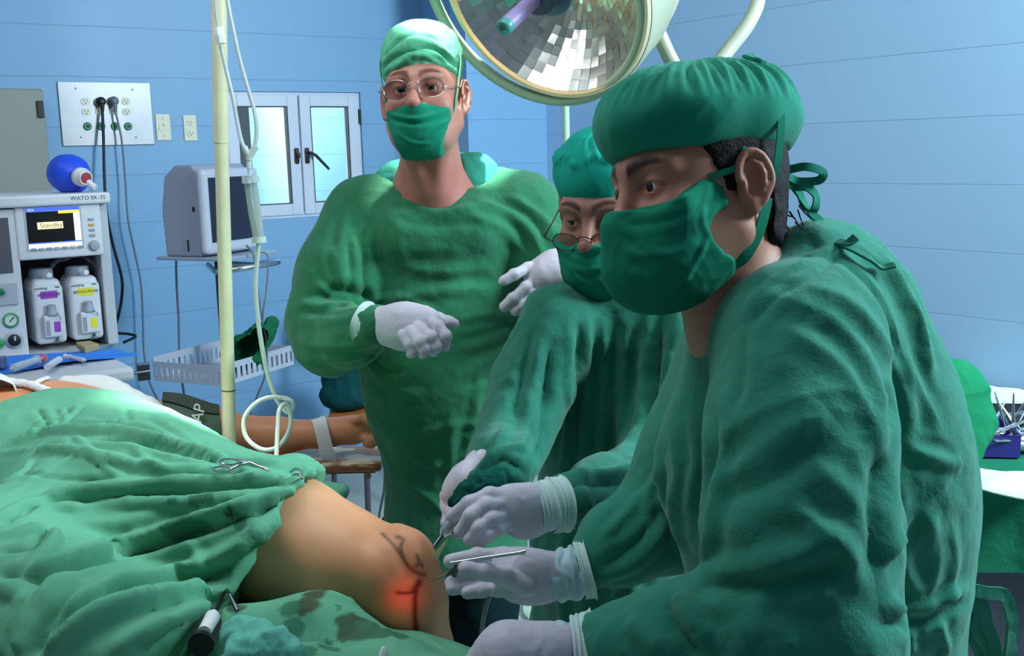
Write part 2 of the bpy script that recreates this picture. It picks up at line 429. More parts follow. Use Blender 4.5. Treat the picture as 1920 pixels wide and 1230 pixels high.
# ------------------------------------------------------------------ the room
D1 = np.array([.817, .576, 0]); D1 /= np.linalg.norm(D1); N1 = np.array([D1[1], -D1[0], 0])   # back wall, normal into the room
D2 = np.array([.588, -.809, 0]); D2 /= np.linalg.norm(D2); N2 = np.array([-.809, -.588, 0]); N2 /= np.linalg.norm(N2)
KW = 1.06
A0 = np.array([-1.596, 4.2, 0])*[KW, KW, 0]
def WP(px, py, off=0): return hit_plane(px, py, A0+N1*off, N1)
def proj_on(p, o, d): return float((np.asarray(p)-o)@d)
R0 = np.array([1.4544, 3.03, 0])*[KW, KW, 0]
ZC = 2.9
def block_mat(name, c1, o, d, row=.200):
    m = bpy.data.materials.new(name); m.use_nodes = True; nt = m.node_tree; N = nt.nodes.new; L = nt.links.new; b = nt.nodes['Principled BSDF']
    b.inputs['Roughness'].default_value = .42; b.inputs['Specular IOR Level'].default_value = .35
    geo = N('ShaderNodeNewGeometry'); dt = N('ShaderNodeVectorMath'); dt.operation = 'DOT_PRODUCT'; dt.inputs[1].default_value = tuple(d)
    L(geo.outputs['Position'], dt.inputs[0]); sp = N('ShaderNodeSeparateXYZ'); L(geo.outputs['Position'], sp.inputs[0])
    cb = N('ShaderNodeCombineXYZ'); L(dt.outputs['Value'], cb.inputs[0]); L(sp.outputs[2], cb.inputs[1])
    br = N('ShaderNodeTexBrick'); br.inputs['Scale'].default_value = 1; br.inputs['Mortar Size'].default_value = .0022; br.inputs['Mortar Smooth'].default_value = .4
    br.inputs['Brick Width'].default_value = 40; br.inputs['Row Height'].default_value = row; br.offset = .5
    mp = N('ShaderNodeMapping'); mp.inputs['Location'].default_value = o; L(cb.outputs[0], mp.inputs[0]); 
    nz = N('ShaderNodeTexNoise'); nz.inputs['Scale'].default_value = 4; nz.inputs['Detail'].default_value = 3; L(cb.outputs[0], nz.inputs['Vector'])
    ad = N('ShaderNodeVectorMath'); ad.operation = 'MULTIPLY_ADD'; ad.inputs[1].default_value = (.004, .006, 0); L(nz.outputs['Color'], ad.inputs[0]); L(mp.outputs[0], ad.inputs[2]); L(ad.outputs[0], br.inputs['Vector'])
    c = s2l(c1); br.inputs['Color1'].default_value = (*c, 1); br.inputs['Color2'].default_value = (*[x*.97 for x in c], 1); br.inputs['Mortar'].default_value = (*[x*.82 for x in c], 1)
    L(br.outputs['Color'], b.inputs['Base Color'])
    n2 = N('ShaderNodeTexNoise'); n2.inputs['Scale'].default_value = 90; L(cb.outputs[0], n2.inputs['Vector'])
    b1 = N('ShaderNodeBump'); b1.invert = True; b1.inputs['Strength'].default_value = .5; b1.inputs['Distance'].default_value = .004; L(br.outputs['Fac'], b1.inputs['Height'])
    b2 = N('ShaderNodeBump'); b2.inputs['Strength'].default_value = .12; b2.inputs['Distance'].default_value = .002; L(n2.outputs[0], b2.inputs['Height']); L(b1.outputs[0], b2.inputs['Normal']); L(b2.outputs[0], b.inputs['Normal'])
    return m
BLUE = (124, 170, 210)
wall_m = block_mat('blue_painted_blocks', BLUE, (.13, -.038, 0), D1)
wall_r = block_mat('light_blue_painted_blocks', (176, 212, 244), (.10, -.109, 0), D2, .208)
def struct(o): o['kind'] = 'structure'; return o
# plan points
pc = hit_plane(797, 300, A0, N1)*[1, 1, 0]
tB = proj_on(pc, A0, D1)
def plan_hit(px, p0, n): q = hit_plane(px, 250, p0, n); return q*[1, 1, 0]
ret = plan_hit(920, pc, N2)                    # end of the return face
inn = plan_hit(1020, ret, N1)
# back wall with a window opening
wl = proj_on(WP(425, 290), A0, D1); wr = proj_on(WP(681, 290), A0, D1); wt = WP(560, 172)[2]; wb = WP(560, 408)[2]
def wall_box(name, p, d, n, a, b, z0, z1, material, th=.12):
    M = frame(p, d, -n, (0, 0, 1)); return struct(B(M).box((a, 0, z0), (b, th, z1)).build(name, material))
aL = -1.9
M = frame(A0, D1, -N1, (0, 0, 1)); bw = B(M)
for a, b_, z0, z1 in ((aL, wl, 0, ZC), (wr, tB, 0, ZC), (wl, wr, 0, wb), (wl, wr, wt, ZC)): bw.box((a, 0, z0), (b_, .16, z1))
struct(bw.build('wall_back', wall_m))
wall_box('wall_return', pc, D2, N2, -.16, np.linalg.norm(ret-pc), 0, ZC, block_mat('blue_return', (118, 164, 206), (.2, -.038, 0), D2))
wall_box('wall_pillar', ret, D1, N1, -.12, np.linalg.norm(inn-ret)+.25, 0, ZC, wall_m)
rn = proj_on(inn, R0, D2)
wall_box('wall_right', R0, D2, N2, proj_on(inn, R0, D2)-.3, 2.4, 0, ZC, wall_r)
floor_m = mat('pale_terrazzo_floor', (176, 184, 178), .35, var=.06, var_scale=3)
struct(B().box((-4.5, -1, -.05), (4.5, 7, 0)).build('floor', floor_m))
ceil_m = mat('white_ceiling', (215, 222, 228), .8)
struct(B().box((-4.5, -1, ZC), (4.5, 7, ZC+.05)).build('ceiling', ceil_m))
# ---- window
wf = mat('white_aluminium', (206, 214, 232), .35)
glass = mat('window_glass', (240, 250, 255), .03, trans=1, ior=1.1, spec=.3)
win = empty('window_1', A0+D1*(wl+wr)/2+np.array([0, 0, wb]), None, None); win['kind'] = 'structure'
Mw = frame(A0, D1, N1, (0, 0, 1))
fr = B(Mw); fw = .022; y0, y1 = -.12, -.015
for lo, hi in (((wl, wb), (wl+fw, wt)), ((wr-fw, wb), (wr, wt)), ((wl+fw, wb), (wr-fw, wb+fw)), ((wl+fw, wt-fw), (wr-fw, wt))): fr.box((lo[0], y0, lo[1]), (hi[0], y1, hi[1]))
fr.build('window_frame', wf, win, bevel=.002)
mid = proj_on(WP(566, 290), A0, D1)
for k, (a, b_) in enumerate(((wl+fw*.6, mid-.004), (mid+.004, wr-fw*.6))):
    sw = .052; z0, z1 = wb+fw*.6, wt-fw*.6; s_ = B(Mw); ya, yb = -.055, -.004
    for lo, hi in (((a, z0), (a+sw, z1)), ((b_-sw, z0), (b_, z1)), ((a+sw, z0), (b_-sw, z0+sw)), ((a+sw, z1-sw), (b_-sw, z1))): s_.box((lo[0], ya, lo[1]), (hi[0], yb, hi[1]))
    so = s_.build('sash', wf, win, bevel=.003)
    g_ = B(Mw)
    for lo, hi in (((a+sw-.001, z0+sw), (a+sw+.004, z1-sw)), ((b_-sw-.004, z0+sw), (b_-sw+.001, z1-sw)), ((a+sw, z0+sw), (b_-sw, z0+sw+.004)), ((a+sw, z1-sw-.004), (b_-sw, z1-sw))): g_.box((lo[0], -.035, lo[1]), (hi[0], -.005, hi[1]))
    g_.build('gasket', blk, so)
    B(Mw).box((a+sw, -.034, z0+sw), (b_-sw, -.029, z1-sw)).build('pane', glass, so)
    hx = (b_-sw*.42) if k == 0 else (a+sw*.42); hz = WP(566, 292)[2]
    hb = B(Mw).box((hx-.010, -.004, hz-.036), (hx+.010, .010, hz+.036), .006)
    if k == 0: hb.box((hx-.006, .010, hz-.01), (hx+.010, .022, hz+.014), .004)
    ho = hb.build('handle', blk, so, smooth=True)
    if k == 1:
        e = WP(617, 317, .03); l_ = np.array([proj_on(e, A0, D1), .03, e[2]])
        B(Mw).tube([(hx, .008, hz+.012), (hx+.006, .026, hz+.012), (hx+.03, .03, hz), l_], [.007, .008, .0075, .0062], 10).build('lever', blk, ho, smooth=True)
B(Mw).box((wr-.014, -.012, WP(678, 232)[2]), (wr-.002, .004, WP(678, 205)[2]), .002).build('hinge', blk, win)
# outside the window: a neighbouring white wall and a block wall in daylight
out1 = mat('outside_white_wall', (240, 246, 250), .8); 
ox = proj_on(WP(585, 290), A0, D1)
struct(B(Mw).box((wl-3.2, -1.6, 0), (ox+.05, -1.5, 2.8)).build('wall_outside_white', out1))
struct(B(Mw).box((ox+.35, -1.6, 0), (wr+1.6, -.9, 2.8)).build('wall_outside_blocks', block_mat('outside_blocks', (178, 226, 240), (0, .1, 0), D1)))
struct(B(Mw).box((wl-3.2, -1.75, -.1), (wr+1.6, -.16, 0)).build('floor_outside', out1))
q = A0+D1*(wl+.1)-N1*.55+np.array([0, 0, 2.6]); q2 = A0+D1*(wl+.25)-N1*1.4+np.array([0, 0, 1.2])
light('outside_daylight', 'AREA', tuple(q), tuple(q2), 90, (.95, 1, 1), .7)
# ------------------------------------------------------------------ people: shared anatomy
def head_frame(o, yaw, pitch, roll):
    """yaw 0 looks towards the camera, + turns to the picture's left"""
    y, p, r = map(math.radians, (yaw, pitch, roll))
    F = np.array([-math.sin(y)*math.cos(p), -math.cos(y)*math.cos(p), -math.sin(p)])
    X = nrm(np.cross(-F, (0, 0, 1))); Z = np.cross(X, -F)
    X2 = math.cos(r)*X+math.sin(r)*Z; Z2 = -math.sin(r)*X+math.cos(r)*Z
    return frame(o, X2, -F, Z2)
EYE = (.0315, -.0765, 0)
def head_prims(f, slim=1.0, nose=1.0, lid=.0050, ears=True, deep=1.0, fat=0):
    S = (1, -1)
    f.ell((0, .012, .035), (.077*slim, .100, .082), k=.03)
    f.ell((0, -.030, -.020), (.064*slim, .068, .088), k=.03)
    f.ell((0, -.045, -.078), (.047+fat, .046, .040), k=.03)
    for s in S:
        f.rc((s*.055*slim, .0, -.055), (s*(.030+fat), -.055, -.092), .026, .024, k=.03)
        f.ell((s*.040, -.066, -.034), (.025+fat, .022, .024), k=.02)      # cheek
        f.rc((s*.012, -.090, .022), (s*.046, -.074, .024), .011, .010, k=.016)  # brow ridge
    f.rc((0, -.060, -.100), (0, -.072, -.098), .022, .018, k=.02)
    for s in S: f.ell((s*.0315, -.100, -.001), (.021, .0165*deep, .016), k=.014, op='-')
    f.rc((0, -.090, .012), (0, -.108*nose-.002, -.030), .0075, .0105, k=.012)  # nose
    f.ell((0, -.112*nose, -.036), (.0135, .0125, .011), k=.009)
    for s in S: f.ell((s*.0125, -.102, -.039), (.0085, .011, .0085), k=.006)
    f.ell((0, -.093, -.071), (.024, .011, .010), k=.010)                # lips
    for s in S:
        f.ell((s*EYE[0], EYE[1], EYE[2]), (.0152, .0152, .0146), k=.006)
        f.ell((s*EYE[0], -.0955, -.0008), (.0140, .0125, lid), k=.0015, op='-')
    if ears:
        for s in S:
            R = np.array([[.34*s, .94, 0], [.94*s, -.34, 0], [0, 0, 1]]).T; R = np.array([nrm((s*.94, -.30, 0)), nrm((s*.30, .94, -.15)), (0, 0, 1)]).T
            c = np.array([s*.083, .013, -.004]); e1, e2 = R[:, 0], R[:, 1]
            f.ell(c, (.0075, .019, .032), R, k=.006)
            f.ell(c+e1*.010+np.array([0, 0, .004]), (.0085, .0125, .022), R, k=.004, op='-')
            ring = [c+e2*.019*math.cos(a)*(1 if math.sin(a) > -.2 else .8)+np.array([0, 0, .004+.029*math.sin(a)])+e1*.004 for a in np.linspace(-1.1, 3.3, 9)]
            f.chain([np.array(q) for q in spline(ring, 3)], [.0042]*25, k=.002)
            f.ell(c-e2*.004-np.array([0, 0, .028])+e1*.002, (.006, .009, .010), R, k=.006)
            f.ell(c-e2*.014+e1*.005-np.array([0, 0, .006]), (.005, .004, .007), R, k=.003)
            f.chain([c+e2*.010*math.cos(a)+e1*.006+np.array([0, 0, .004+.017*math.sin(a)]) for a in np.linspace(-1.0, 1.6, 5)], [.003]*5, k=.003)
def skin_tint(Vl, tone, brow=(.10, .06, .05), brow_s=1.0, lips=True, brow_z=.0255):
    n = len(Vl); T = np.ones((n, 3))*np.array(tone); ax = np.abs(Vl[:, 0]); y = Vl[:, 1]; z = Vl[:, 2]; front = y < -.05
    nz = vn(Vl*60)*.5+vn(Vl*140)*.4
    T *= (1+.05*nz)[:, None]
    red = np.exp(-((ax-.0)/.02)**2-((z+.036)/.018)**2)*front+.7*np.exp(-((ax-.045)/.02)**2-((z+.03)/.02)**2)*front+.8*(ax > .080)
    T *= 1-np.clip(red, 0, 1)[:, None]*np.array([.02, .16, .16])
    zc = brow_z+.007*np.sin(np.clip((ax-.010)/.042, 0, 1)*2.6)
    w = .0052*brow_s*np.clip(1.15-(ax-.012)/.05, .35, 1)
    b = np.exp(-((z-zc)/w)**4)*np.clip((ax-.008)/.004, 0, 1)*np.clip((.057-ax)/.010, 0, 1)*front*(.92+.18*nz)
    T = T*(1-np.clip(b, 0, .93)[:, None])+np.array(brow)*np.clip(b, 0, .93)[:, None]
    l = np.exp(-((ax)/.026)**4-((z-.0085)/.0022)**2*0)*0
    for s in (1,):                       # lash line
        d = np.sqrt(((ax-.0315)/.0160)**2+((z+.0008)/.0070)**2); q = np.exp(-((d-1)/.10)**2)*front*(z > -.002)*.6
        T = T*(1-q[:, None])+np.array(brow)*q[:, None]
    return T
def eyes(M, parent, gaze=(0, -1, 0), iris=(.03, .015, .01)):
    for s in (1, -1):
        c = np.array([s*EYE[0], EYE[1], EYE[2]]); g = nrm(gaze); b = B(); b.lathe((0, 0, 0), g, [(.0129*math.sin(a), .0129*-math.cos(a)) for a in np.linspace(.01, math.pi-.01, 40)], 40)
        V = np.concatenate(b.v); ca = V@g/.0129; V = V*(1+.04*np.clip((ca-.9)/.1, 0, 1))[:, None]
        T = np.ones((len(V), 3))*np.array([.72, .66, .62]); T[ca > math.cos(.54)] = iris; T[ca > math.cos(.24)] = (.004, .004, .004)
        W = (V+c)@M[:3, :3].T+M[:3, 3]
        mesh_obj('eye', W, b.f, mat('eyeball', (255, 255, 255), .08, attr=True, spec=.6), parent, True, {'tint': T})
def fld_obj(f, name, material, parent, post=None, smooth=1, attrs=None, local=None):
    V, Q = f.mesh(smooth)
    if post: V = post(V, Q)
    return mesh_obj(name, V, Q, material, parent, True, attrs(V) if attrs else None)
def loc(V, M): Mi = np.linalg.inv(M); return V@Mi[:3, :3].T+Mi[:3, 3]
def mask_fld(M, slim=1, puff=.0, fat=0, top=-.022, side=-.012, nosey=-.040, cheek=True, tilt=.35, h=.0022, xmax=None, rise=.15, taper=.3):
    f = Fld((-.10, -.16, -.20), (.10, .07, .03), h, M)
    g = .007
    f.ell((0, -.030, -.020), (.064*slim+g, .068+g, .088+g), k=.03)
    f.ell((0, -.045, -.078), (.047+g+fat, .046+g, .040+g), k=.03)
    for s in (1, -1):
        f.rc((s*.055*slim, .0, -.055), (s*(.030+fat), -.055, -.092), .026+g, .024+g, k=.03)
        f.ell((s*.040, -.066, -.034), (.025+g+fat, .022+g, .024+g), k=.02)
    f.rc((0, -.098, -.012), (0, -.110, -.040), .008+g, .012+g, k=.03)
    f.ell((0, -.072, -.085), (.046+fat+puff*.5, .040+puff, .048), k=.035)
    # top edge: peaks on the nose, falls to the cheeks, then the side
    X, Y, Z = f.grid()
    d = Z-(top-.14*np.minimum(np.abs(X), .055)+rise*np.maximum(Y+.098, 0))
    f.f = np.maximum(f.f, (d*.9).astype(np.float32))
    f.f = np.maximum(f.f, (Y-side+np.maximum(-.085-Z, 0)*-.9).astype(np.float32))
    if xmax: f.f = np.maximum(f.f, (np.abs(X)-xmax+taper*np.minimum(Z+.060, 0)+0*Y).astype(np.float32))
    if cheek:
        for s in (1, -1): f.ell((s*.078, -.004, -.056), (.034, .040, .030), k=.004, op='-')
    # hollow towards the face so it is a cloth shell
    return f
def cap_fld(M, c, r, rim, rim_n=(0, 0, -1), h=.0035, extra=None):
    f = Fld((-.15, -.16, -.03), (.15, .20, .19), h, M)
    f.ell(c, r, k=.02)
    if extra: extra(f)
    f.cut((0, 0, rim), rim_n, k=.004)
    return f

def hand(parent, palm, pr, fingers, fr, name='glove', material=None, h=.0022, kk=.010, extra=None, flat=None, kf=.003):
    """palm: joints from wrist to knuckles; fingers: joint chains that start inside the palm"""
    material = material or latex
    allp = np.array([P(*q) for q in palm]+[P(*q) for c in fingers for q in c]); f = Fld(allp.min(0)-.055, allp.max(0)+.055, h)
    pw = [P(*q) for q in palm]
    f.chain(pw, pr, k=.02, flat=flat)
    if extra: extra(f)
    for c, r in zip(fingers, fr):
        p = [P(*q) for q in c]; rs = np.linspace(r*1.08, r*.88, len(p)); g = Fld.__new__(Fld); g.ax = f.ax; g.f = np.full_like(f.f, .2); g.M = f.M; g.Mi = f.Mi
        g.chain(p, rs, k=.004); 
        for q, rr in list(zip(p, rs))[1:-1]: g.ell(q, (rr*1.03,)*3, k=.004)
        hh = np.maximum(kf-np.abs(f.f-g.f), 0)/kf; f.f = np.minimum(f.f, g.f)-hh*hh*kf*.25
    def post(V, Q): N = vnormals(V, Q); return crumple(V, N, .0007, 55, seed=len(fingers))
    return fld_obj(f, name, material, parent, post, 1)
def cuff(parent, a, b, ra, rb, name='glove_cuff', material=None, n=40, roll=.003, wob=.0):
    """the open, rolled cuff of a glove from a (towards the hand) to b"""
    a, b = np.asarray(a), np.asarray(b); L = np.linalg.norm(b-a); bb = B()
    prof = [(ra, 0)]+[(ra+(rb-ra)*t+.0012*math.sin(t*23), L*t) for t in np.linspace(.1, .92, 8)]+[(rb+roll*.6, L*.94), (rb+roll, L*.97), (rb+roll*.8, L), (rb-roll*.5, L*1.002), (rb-roll*.8, L*.9), (ra*.8, L*.1)]
    bb.lathe(a, b-a, prof, n, cap=False); V = np.concatenate(bb.v); bb.v = [V+wob*np.stack([vn(V*30+3), vn(V*30+9), vn(V*30+15)], 1)]
    return bb.build(name, material or cuff_m, parent, smooth=True)
def ribbon(pts, w, th, name, material, parent, up=(0, 0, 1), k=8, wave=0):
    p = spline(pts, k); t = np.gradient(p, axis=0); t /= np.linalg.norm(t, axis=1)[:, None]; s = np.cross(t, up); s /= np.maximum(np.linalg.norm(s, axis=1), .05)[:, None]
    G = np.stack([p-s*w/2, p, p+s*w/2], 1)
    if wave: G += wave*vn(G.reshape(-1, 3)*60).reshape(G.shape[0], 3, 1)*np.array(up)
    return B().sheet(G, th).build(name, material, parent, smooth=True)
def legwear(parent, hp, toe, cloth, shoe, spread=.09):
    f = Fld(np.array([hp[0]-.25, hp[1]-.22, .03]), np.array([hp[0]+.25, hp[1]+.22, hp[2]-.1]), .012)
    f2 = Fld(np.array([hp[0]-.35, hp[1]-.35, -.01]), np.array([hp[0]+.25, hp[1]+.22, .16]), .007)
    for s in (-1, 1):
        a = hp+np.array([spread*s, -.02*s, -.15]); g = a*[1, 1, 0]
        f.chain([a, g+[0, -.03, .45], g+[0, .02, .09]], [.098, .078, .068], k=.02)
        f2.rc(g+[0, .035, .05], g+np.array([toe[0], toe[1], .035]), .046, .042, k=.02); f2.rc(g+[0, .03, .06], g+[0, .02, .11], .045, .050, k=.02)
    f2.cut((0, 0, .002), (0, 0, -1))
    fld_obj(f, 'trousers', cloth, parent, lambda V, Q: crumple(V, vnormals(V, Q), .004, 12, 5)); fld_obj(f2, 'shoes', shoe, parent)
SKULL = lambda f, g: (f.ell((0, .012, .035), (.077+g, .100+g, .082+g), k=.03), f.ell((0, .03, -.02), (.068+g, .07+g, .07+g), k=.03))
# ------------------------------------------------------------------ front surgeon (leaning over the knee, facing the picture's left)
fs = empty('surgeon', P(1560, 1230, 1.25)*[1, 1, 0], 'person nearest the camera in dark green gown, cloth cap and mask, hair showing, no glasses', 'person')
MF = head_frame(P(1308, 358, 1.235), 63, -2, 10.7)
def fs_body(skin):
    f = Fld((-.55, -.45, -1.55), (.45, .50, .15), .014, MF, fine=((-.105, -.135, -.17), (.105, .125, .09), .0024))
    head_prims(f, slim=1.0, nose=.97, lid=.0060, deep=.85, fat=.004)
    f.rc((0, .022, -.05), (0, .055, -.15), .058, .062, k=.03)
    f.rc(f.M[:3, :3]@np.array([0, .055, -.15])+f.M[:3, 3], P(1480, 620, 1.26), .062, .08, k=.04, w=True)
    w = dict(k=.05, w=True)
    f.rc(P(1385, 640, 1.40), P(1510, 660, 1.10), .055, .055, **w)
    f.chain([P(1500, 660, 1.26), P(1540, 860, 1.29), P(1560, 1060, 1.30), P(1560, 1200, 1.30)], [.11, .115, .11, .12], **w)
    for s, pts in ((0, [(1510, 660, 1.10), (1510, 950, 1.02), (1500, 1195, .98), (1300, 1205, .98), (1130, 1220, 1.0)]), (1, [(1370, 660, 1.40), (1300, 950, 1.42), (1100, 1068, 1.34)])):
        f.chain([P(*q) for q in pts], ([.05, .045, .036, .028, .022] if s == 0 else [.045, .036, .021]), **w)
    hp = P(1560, 1200, 1.30)
    for s in (-1, 1):
        a = hp+np.array([.09*s, -.02*s, -.05]); f.chain([a, a*[1, 1, 0]+[.0, -.03, .45], a*[1, 1, 0]+[.0, .02, .09]], [.085, .055, .04], **w)
        f.rc(a*[1, 1, 0]+[.02, .03, .045], a*[1, 1, 0]+[-.16, -.07, .035], .036, .032, **w)
    return f
def fs_at(V): return {'tint': skin_tint(loc(V, MF), (1, 1, 1), brow=(.03, .015, .015), brow_s=1.7, brow_z=.0205)}
fld_obj(fs_body(0), 'body', mat('tan_skin', (176, 122, 102), .5, spec=.35, bump=skin_bump, attr=True, sss=.0), fs, attrs=fs_at, smooth=1)
eyes(MF, fs, gaze=(-.02, -1, -.10))
# hair
f = Fld((-.12, -.12, -.14), (.12, .16, .12), .0035, MF); SKULL(f, .0045)
f.ell((0, .035, -.05), (.066, .06, .07), k=.02)
X, Y, Z = f.grid(); Xa = np.abs(X)
hl = Y-(-.040+np.maximum(.035-Z, 0)*.55)          # hairline at the temple, running back to the ear
f.f = np.maximum(f.f, (-hl).astype(np.float32)*.8)
f.f = np.maximum(f.f, np.where(Y < .045, -.012-Z-.0*Y, -.098-Z+np.abs(X)*.55).astype(np.float32)*.6)
def hp_(V, Q): N = vnormals(V, Q); p = loc(V, MF); return V+N*(vn(p*np.array([260, 60, 120]))*.0014)[:, None]
hair_m = mat('black_hair', (26, 18, 20), .75, spec=.2, bump=[('noise', 300, .8, .002)])
fld_obj(f, 'hair', hair_m, fs, hp_)
rr = np.random.RandomState(3); hb = B()                     # wisps at the nape
for i in range(60):
    a = np.array([rr.uniform(-.05, .062), .096+rr.uniform(-.01, .004), rr.uniform(-.09, -.02)]); d = np.array([rr.uniform(-.006, .012), rr.uniform(.004, .014), rr.uniform(-.022, -.006)])
    q = [MF[:3, :3]@(a+d*t+np.array([0, .004*t*t, 0]))+MF[:3, 3] for t in (0, .5, 1)]; hb.tube(q, [.0012, .001, .0003], 4)
hb.build('nape_hair', hair_m, fs)
# cap
def ex(f): f.ell((0, .045, .088), (.088, .088, .058), k=.03); f.ell((0, -.035, .078), (.082, .078, .052), k=.03)
f = cap_fld(MF, (0, .008, .075), (.091, .116, .064), .040, (0, .02, -1), h=.0030, extra=ex)
def cp(V, Q):
    N = vnormals(V, Q); p = loc(V, MF); an = np.arctan2(p[:, 0], p[:, 1]-.01)
    up = np.clip((p[:, 2]-.085)/.03, 0, 1)*np.clip((.150-p[:, 2])/.02, 0, 1)
    V = V+N*(up*(.0018*np.sin(an*46+3*vn(p*20))+.002*np.sin(an*21+2*vn(p*15+5))))[:, None]
    band = np.clip(1-np.abs(p[:, 2]-(.056-.1*(p[:, 1])*-1*0))/.010, 0, 1)
    V = crumple(V, N, .0022, 17, 1)
    back = np.clip((p[:, 1]-.03)/.06, 0, 1); V = V+N*(back*.004*vn(p*30+40))[:, None]
    return V
capo = fld_obj(f, 'cap', cap_teal, fs, cp)
def hw(M, pts): return [M[:3, :3]@np.array(p)+M[:3, 3] for p in pts]
bnd = hw(MF, [(.087*math.sin(a)*1.02, .010-.110*math.cos(a)*1.0, .053+.10*(.01-.11*math.cos(a))+.0) for a in np.linspace(0, 2*math.pi, 48, endpoint=False)])
ties = [( .070, .055, .128), (.084, .058, .10), (.090, .052, .06), (.089, .044, .02), (.083, .042, -.0)]
ribbon(hw(MF, ties), .010, .0015, 'mask_tie', mask_m, fs, up=MF[:3, 0])
ribbon(hw(MF, [(0.02, .08, .142), (.035, .06, .150), (.05, .05, .147), (.068, .055, .132)]), .012, .003, 'cap_knot', cap_teal, capo, up=MF[:3, 2], wave=.004)
# rear cap ties hanging behind the head
ribbon([P(1445, 315, 1.25), P(1475, 318, 1.25), P(1510, 312, 1.24), P(1543, 322, 1.24), P(1535, 338, 1.24), P(1500, 340, 1.25), P(1470, 325, 1.25)], .010, .002, 'cap_tie', cap_teal, capo, up=(.3, -.8, .4), wave=.002)
ribbon([P(1470, 335, 1.25), P(1495, 355, 1.25), P(1508, 385, 1.25), P(1525, 395, 1.24), P(1530, 370, 1.24), P(1515, 352, 1.24), P(1492, 350, 1.25)], .011, .002, 'cap_tie', cap_teal, capo, up=(.5, -.8, .2), wave=.002)
ribbon([P(1490, 350, 1.25), P(1505, 375, 1.25), P(1522, 400, 1.24), P(1537, 415, 1.24), P(1545, 436, 1.24)], .010, .002, 'cap_tie', cap_teal, capo, up=(.5, -.8, .2), wave=.002)
# mask
f = mask_fld(MF, puff=.012, fat=.006, top=-.022, side=-.018, rise=.58)
mstk = [([(1155, 402), (1220, 388), (1290, 368), (1340, 342)], .004, .0016), ([(1160, 420), (1230, 418), (1300, 395), (1345, 370)], .005, -.0018),
        ([(1175, 470), (1250, 480), (1310, 450)], .006, .002), ([(1165, 440), (1200, 470), (1260, 500)], .005, -.0016), ([(1250, 565), (1300, 500), (1330, 440)], .003, .0016),
        ([(1180, 510), (1240, 530), (1300, 520)], .006, .002), ([(1330, 350), (1318, 400), (1330, 440), (1370, 455), (1410, 430)], .004, .0014)]
def mp_(V, Q): V = folds(V, Q, mstk); return crumple(V, vnormals(V, Q), .0009, 30, 4)
mo = fld_obj(f, 'mask', mask_m, fs, mp_)
ribbon(hw(MF, [(.070, -.036, .004), (.077, -.020, .008), (.0815, -.004, .014), (.083, .006, .034)]), .007, .0015, 'strap', mask_m, mo, up=MF[:3, 0])
ribbon(hw(MF, [(.058, -.016, -.094), (.069, .000, -.086), (.075, .012, -.070), (.078, .024, -.048), (.079, .034, -.020)]), .013, .002, 'strap', mask_m, mo, up=MF[:3, 0])
# gown
def fs_gown():
    lo = np.array([P(1090, 700, 1.3)[0]-.03, .80, .35]); hi = np.array([.72, 1.62, 1.46])
    f = Fld(lo, hi, .0046); w = dict(k=.06)
    f.chain([P(1538, 615, 1.285), P(1555, 740, 1.30), P(1565, 850, 1.30), P(1590, 960, 1.30), P(1590, 1100, 1.30), P(1575, 1300, 1.30), np.append(P(1575, 1300, 1.30)[:2], .5)], [.118, .132, .145, .138, .133, .135, .16], **w)
    f.rc(P(1440, 700, 1.27), P(1435, 860, 1.25), .085, .118, **w)
    f.rc(P(1435, 860, 1.25), P(1450, 1080, 1.25), .118, .10, **w)
    f.rc(P(1395, 650, 1.38), P(1500, 640, 1.14), .070, .088, k=.05)
    # collar rising round the neck
    f.rc(P(1550, 585, 1.27), P(1545, 520, 1.27), .085, .060, k=.04)
    f.rc(P(1478, 625, 1.20), P(1525, 480, 1.23), .045, .030, k=.03)
    # near (left) arm
    f.chain([P(1500, 665, 1.11), P(1495, 820, 1.055), P(1500, 1000, 1.01), P(1515, 1180, .98)], [.088, .090, .090, .088], k=.022)
    f.chain([P(1515, 1190, .98), P(1390, 1200, .975), P(1270, 1200, .98), P(1185, 1212, .99), P(1118, 1224, 1.0)], [.083, .070, .050, .040, .034], k=.022)
    # far (right) arm
    f.chain([P(1370, 680, 1.42), P(1310, 870, 1.43), P(1250, 972, 1.42), P(1165, 1017, 1.38), P(1098, 1067, 1.345)], [.075, .08, .070, .050, .029], k=.03)
    return f
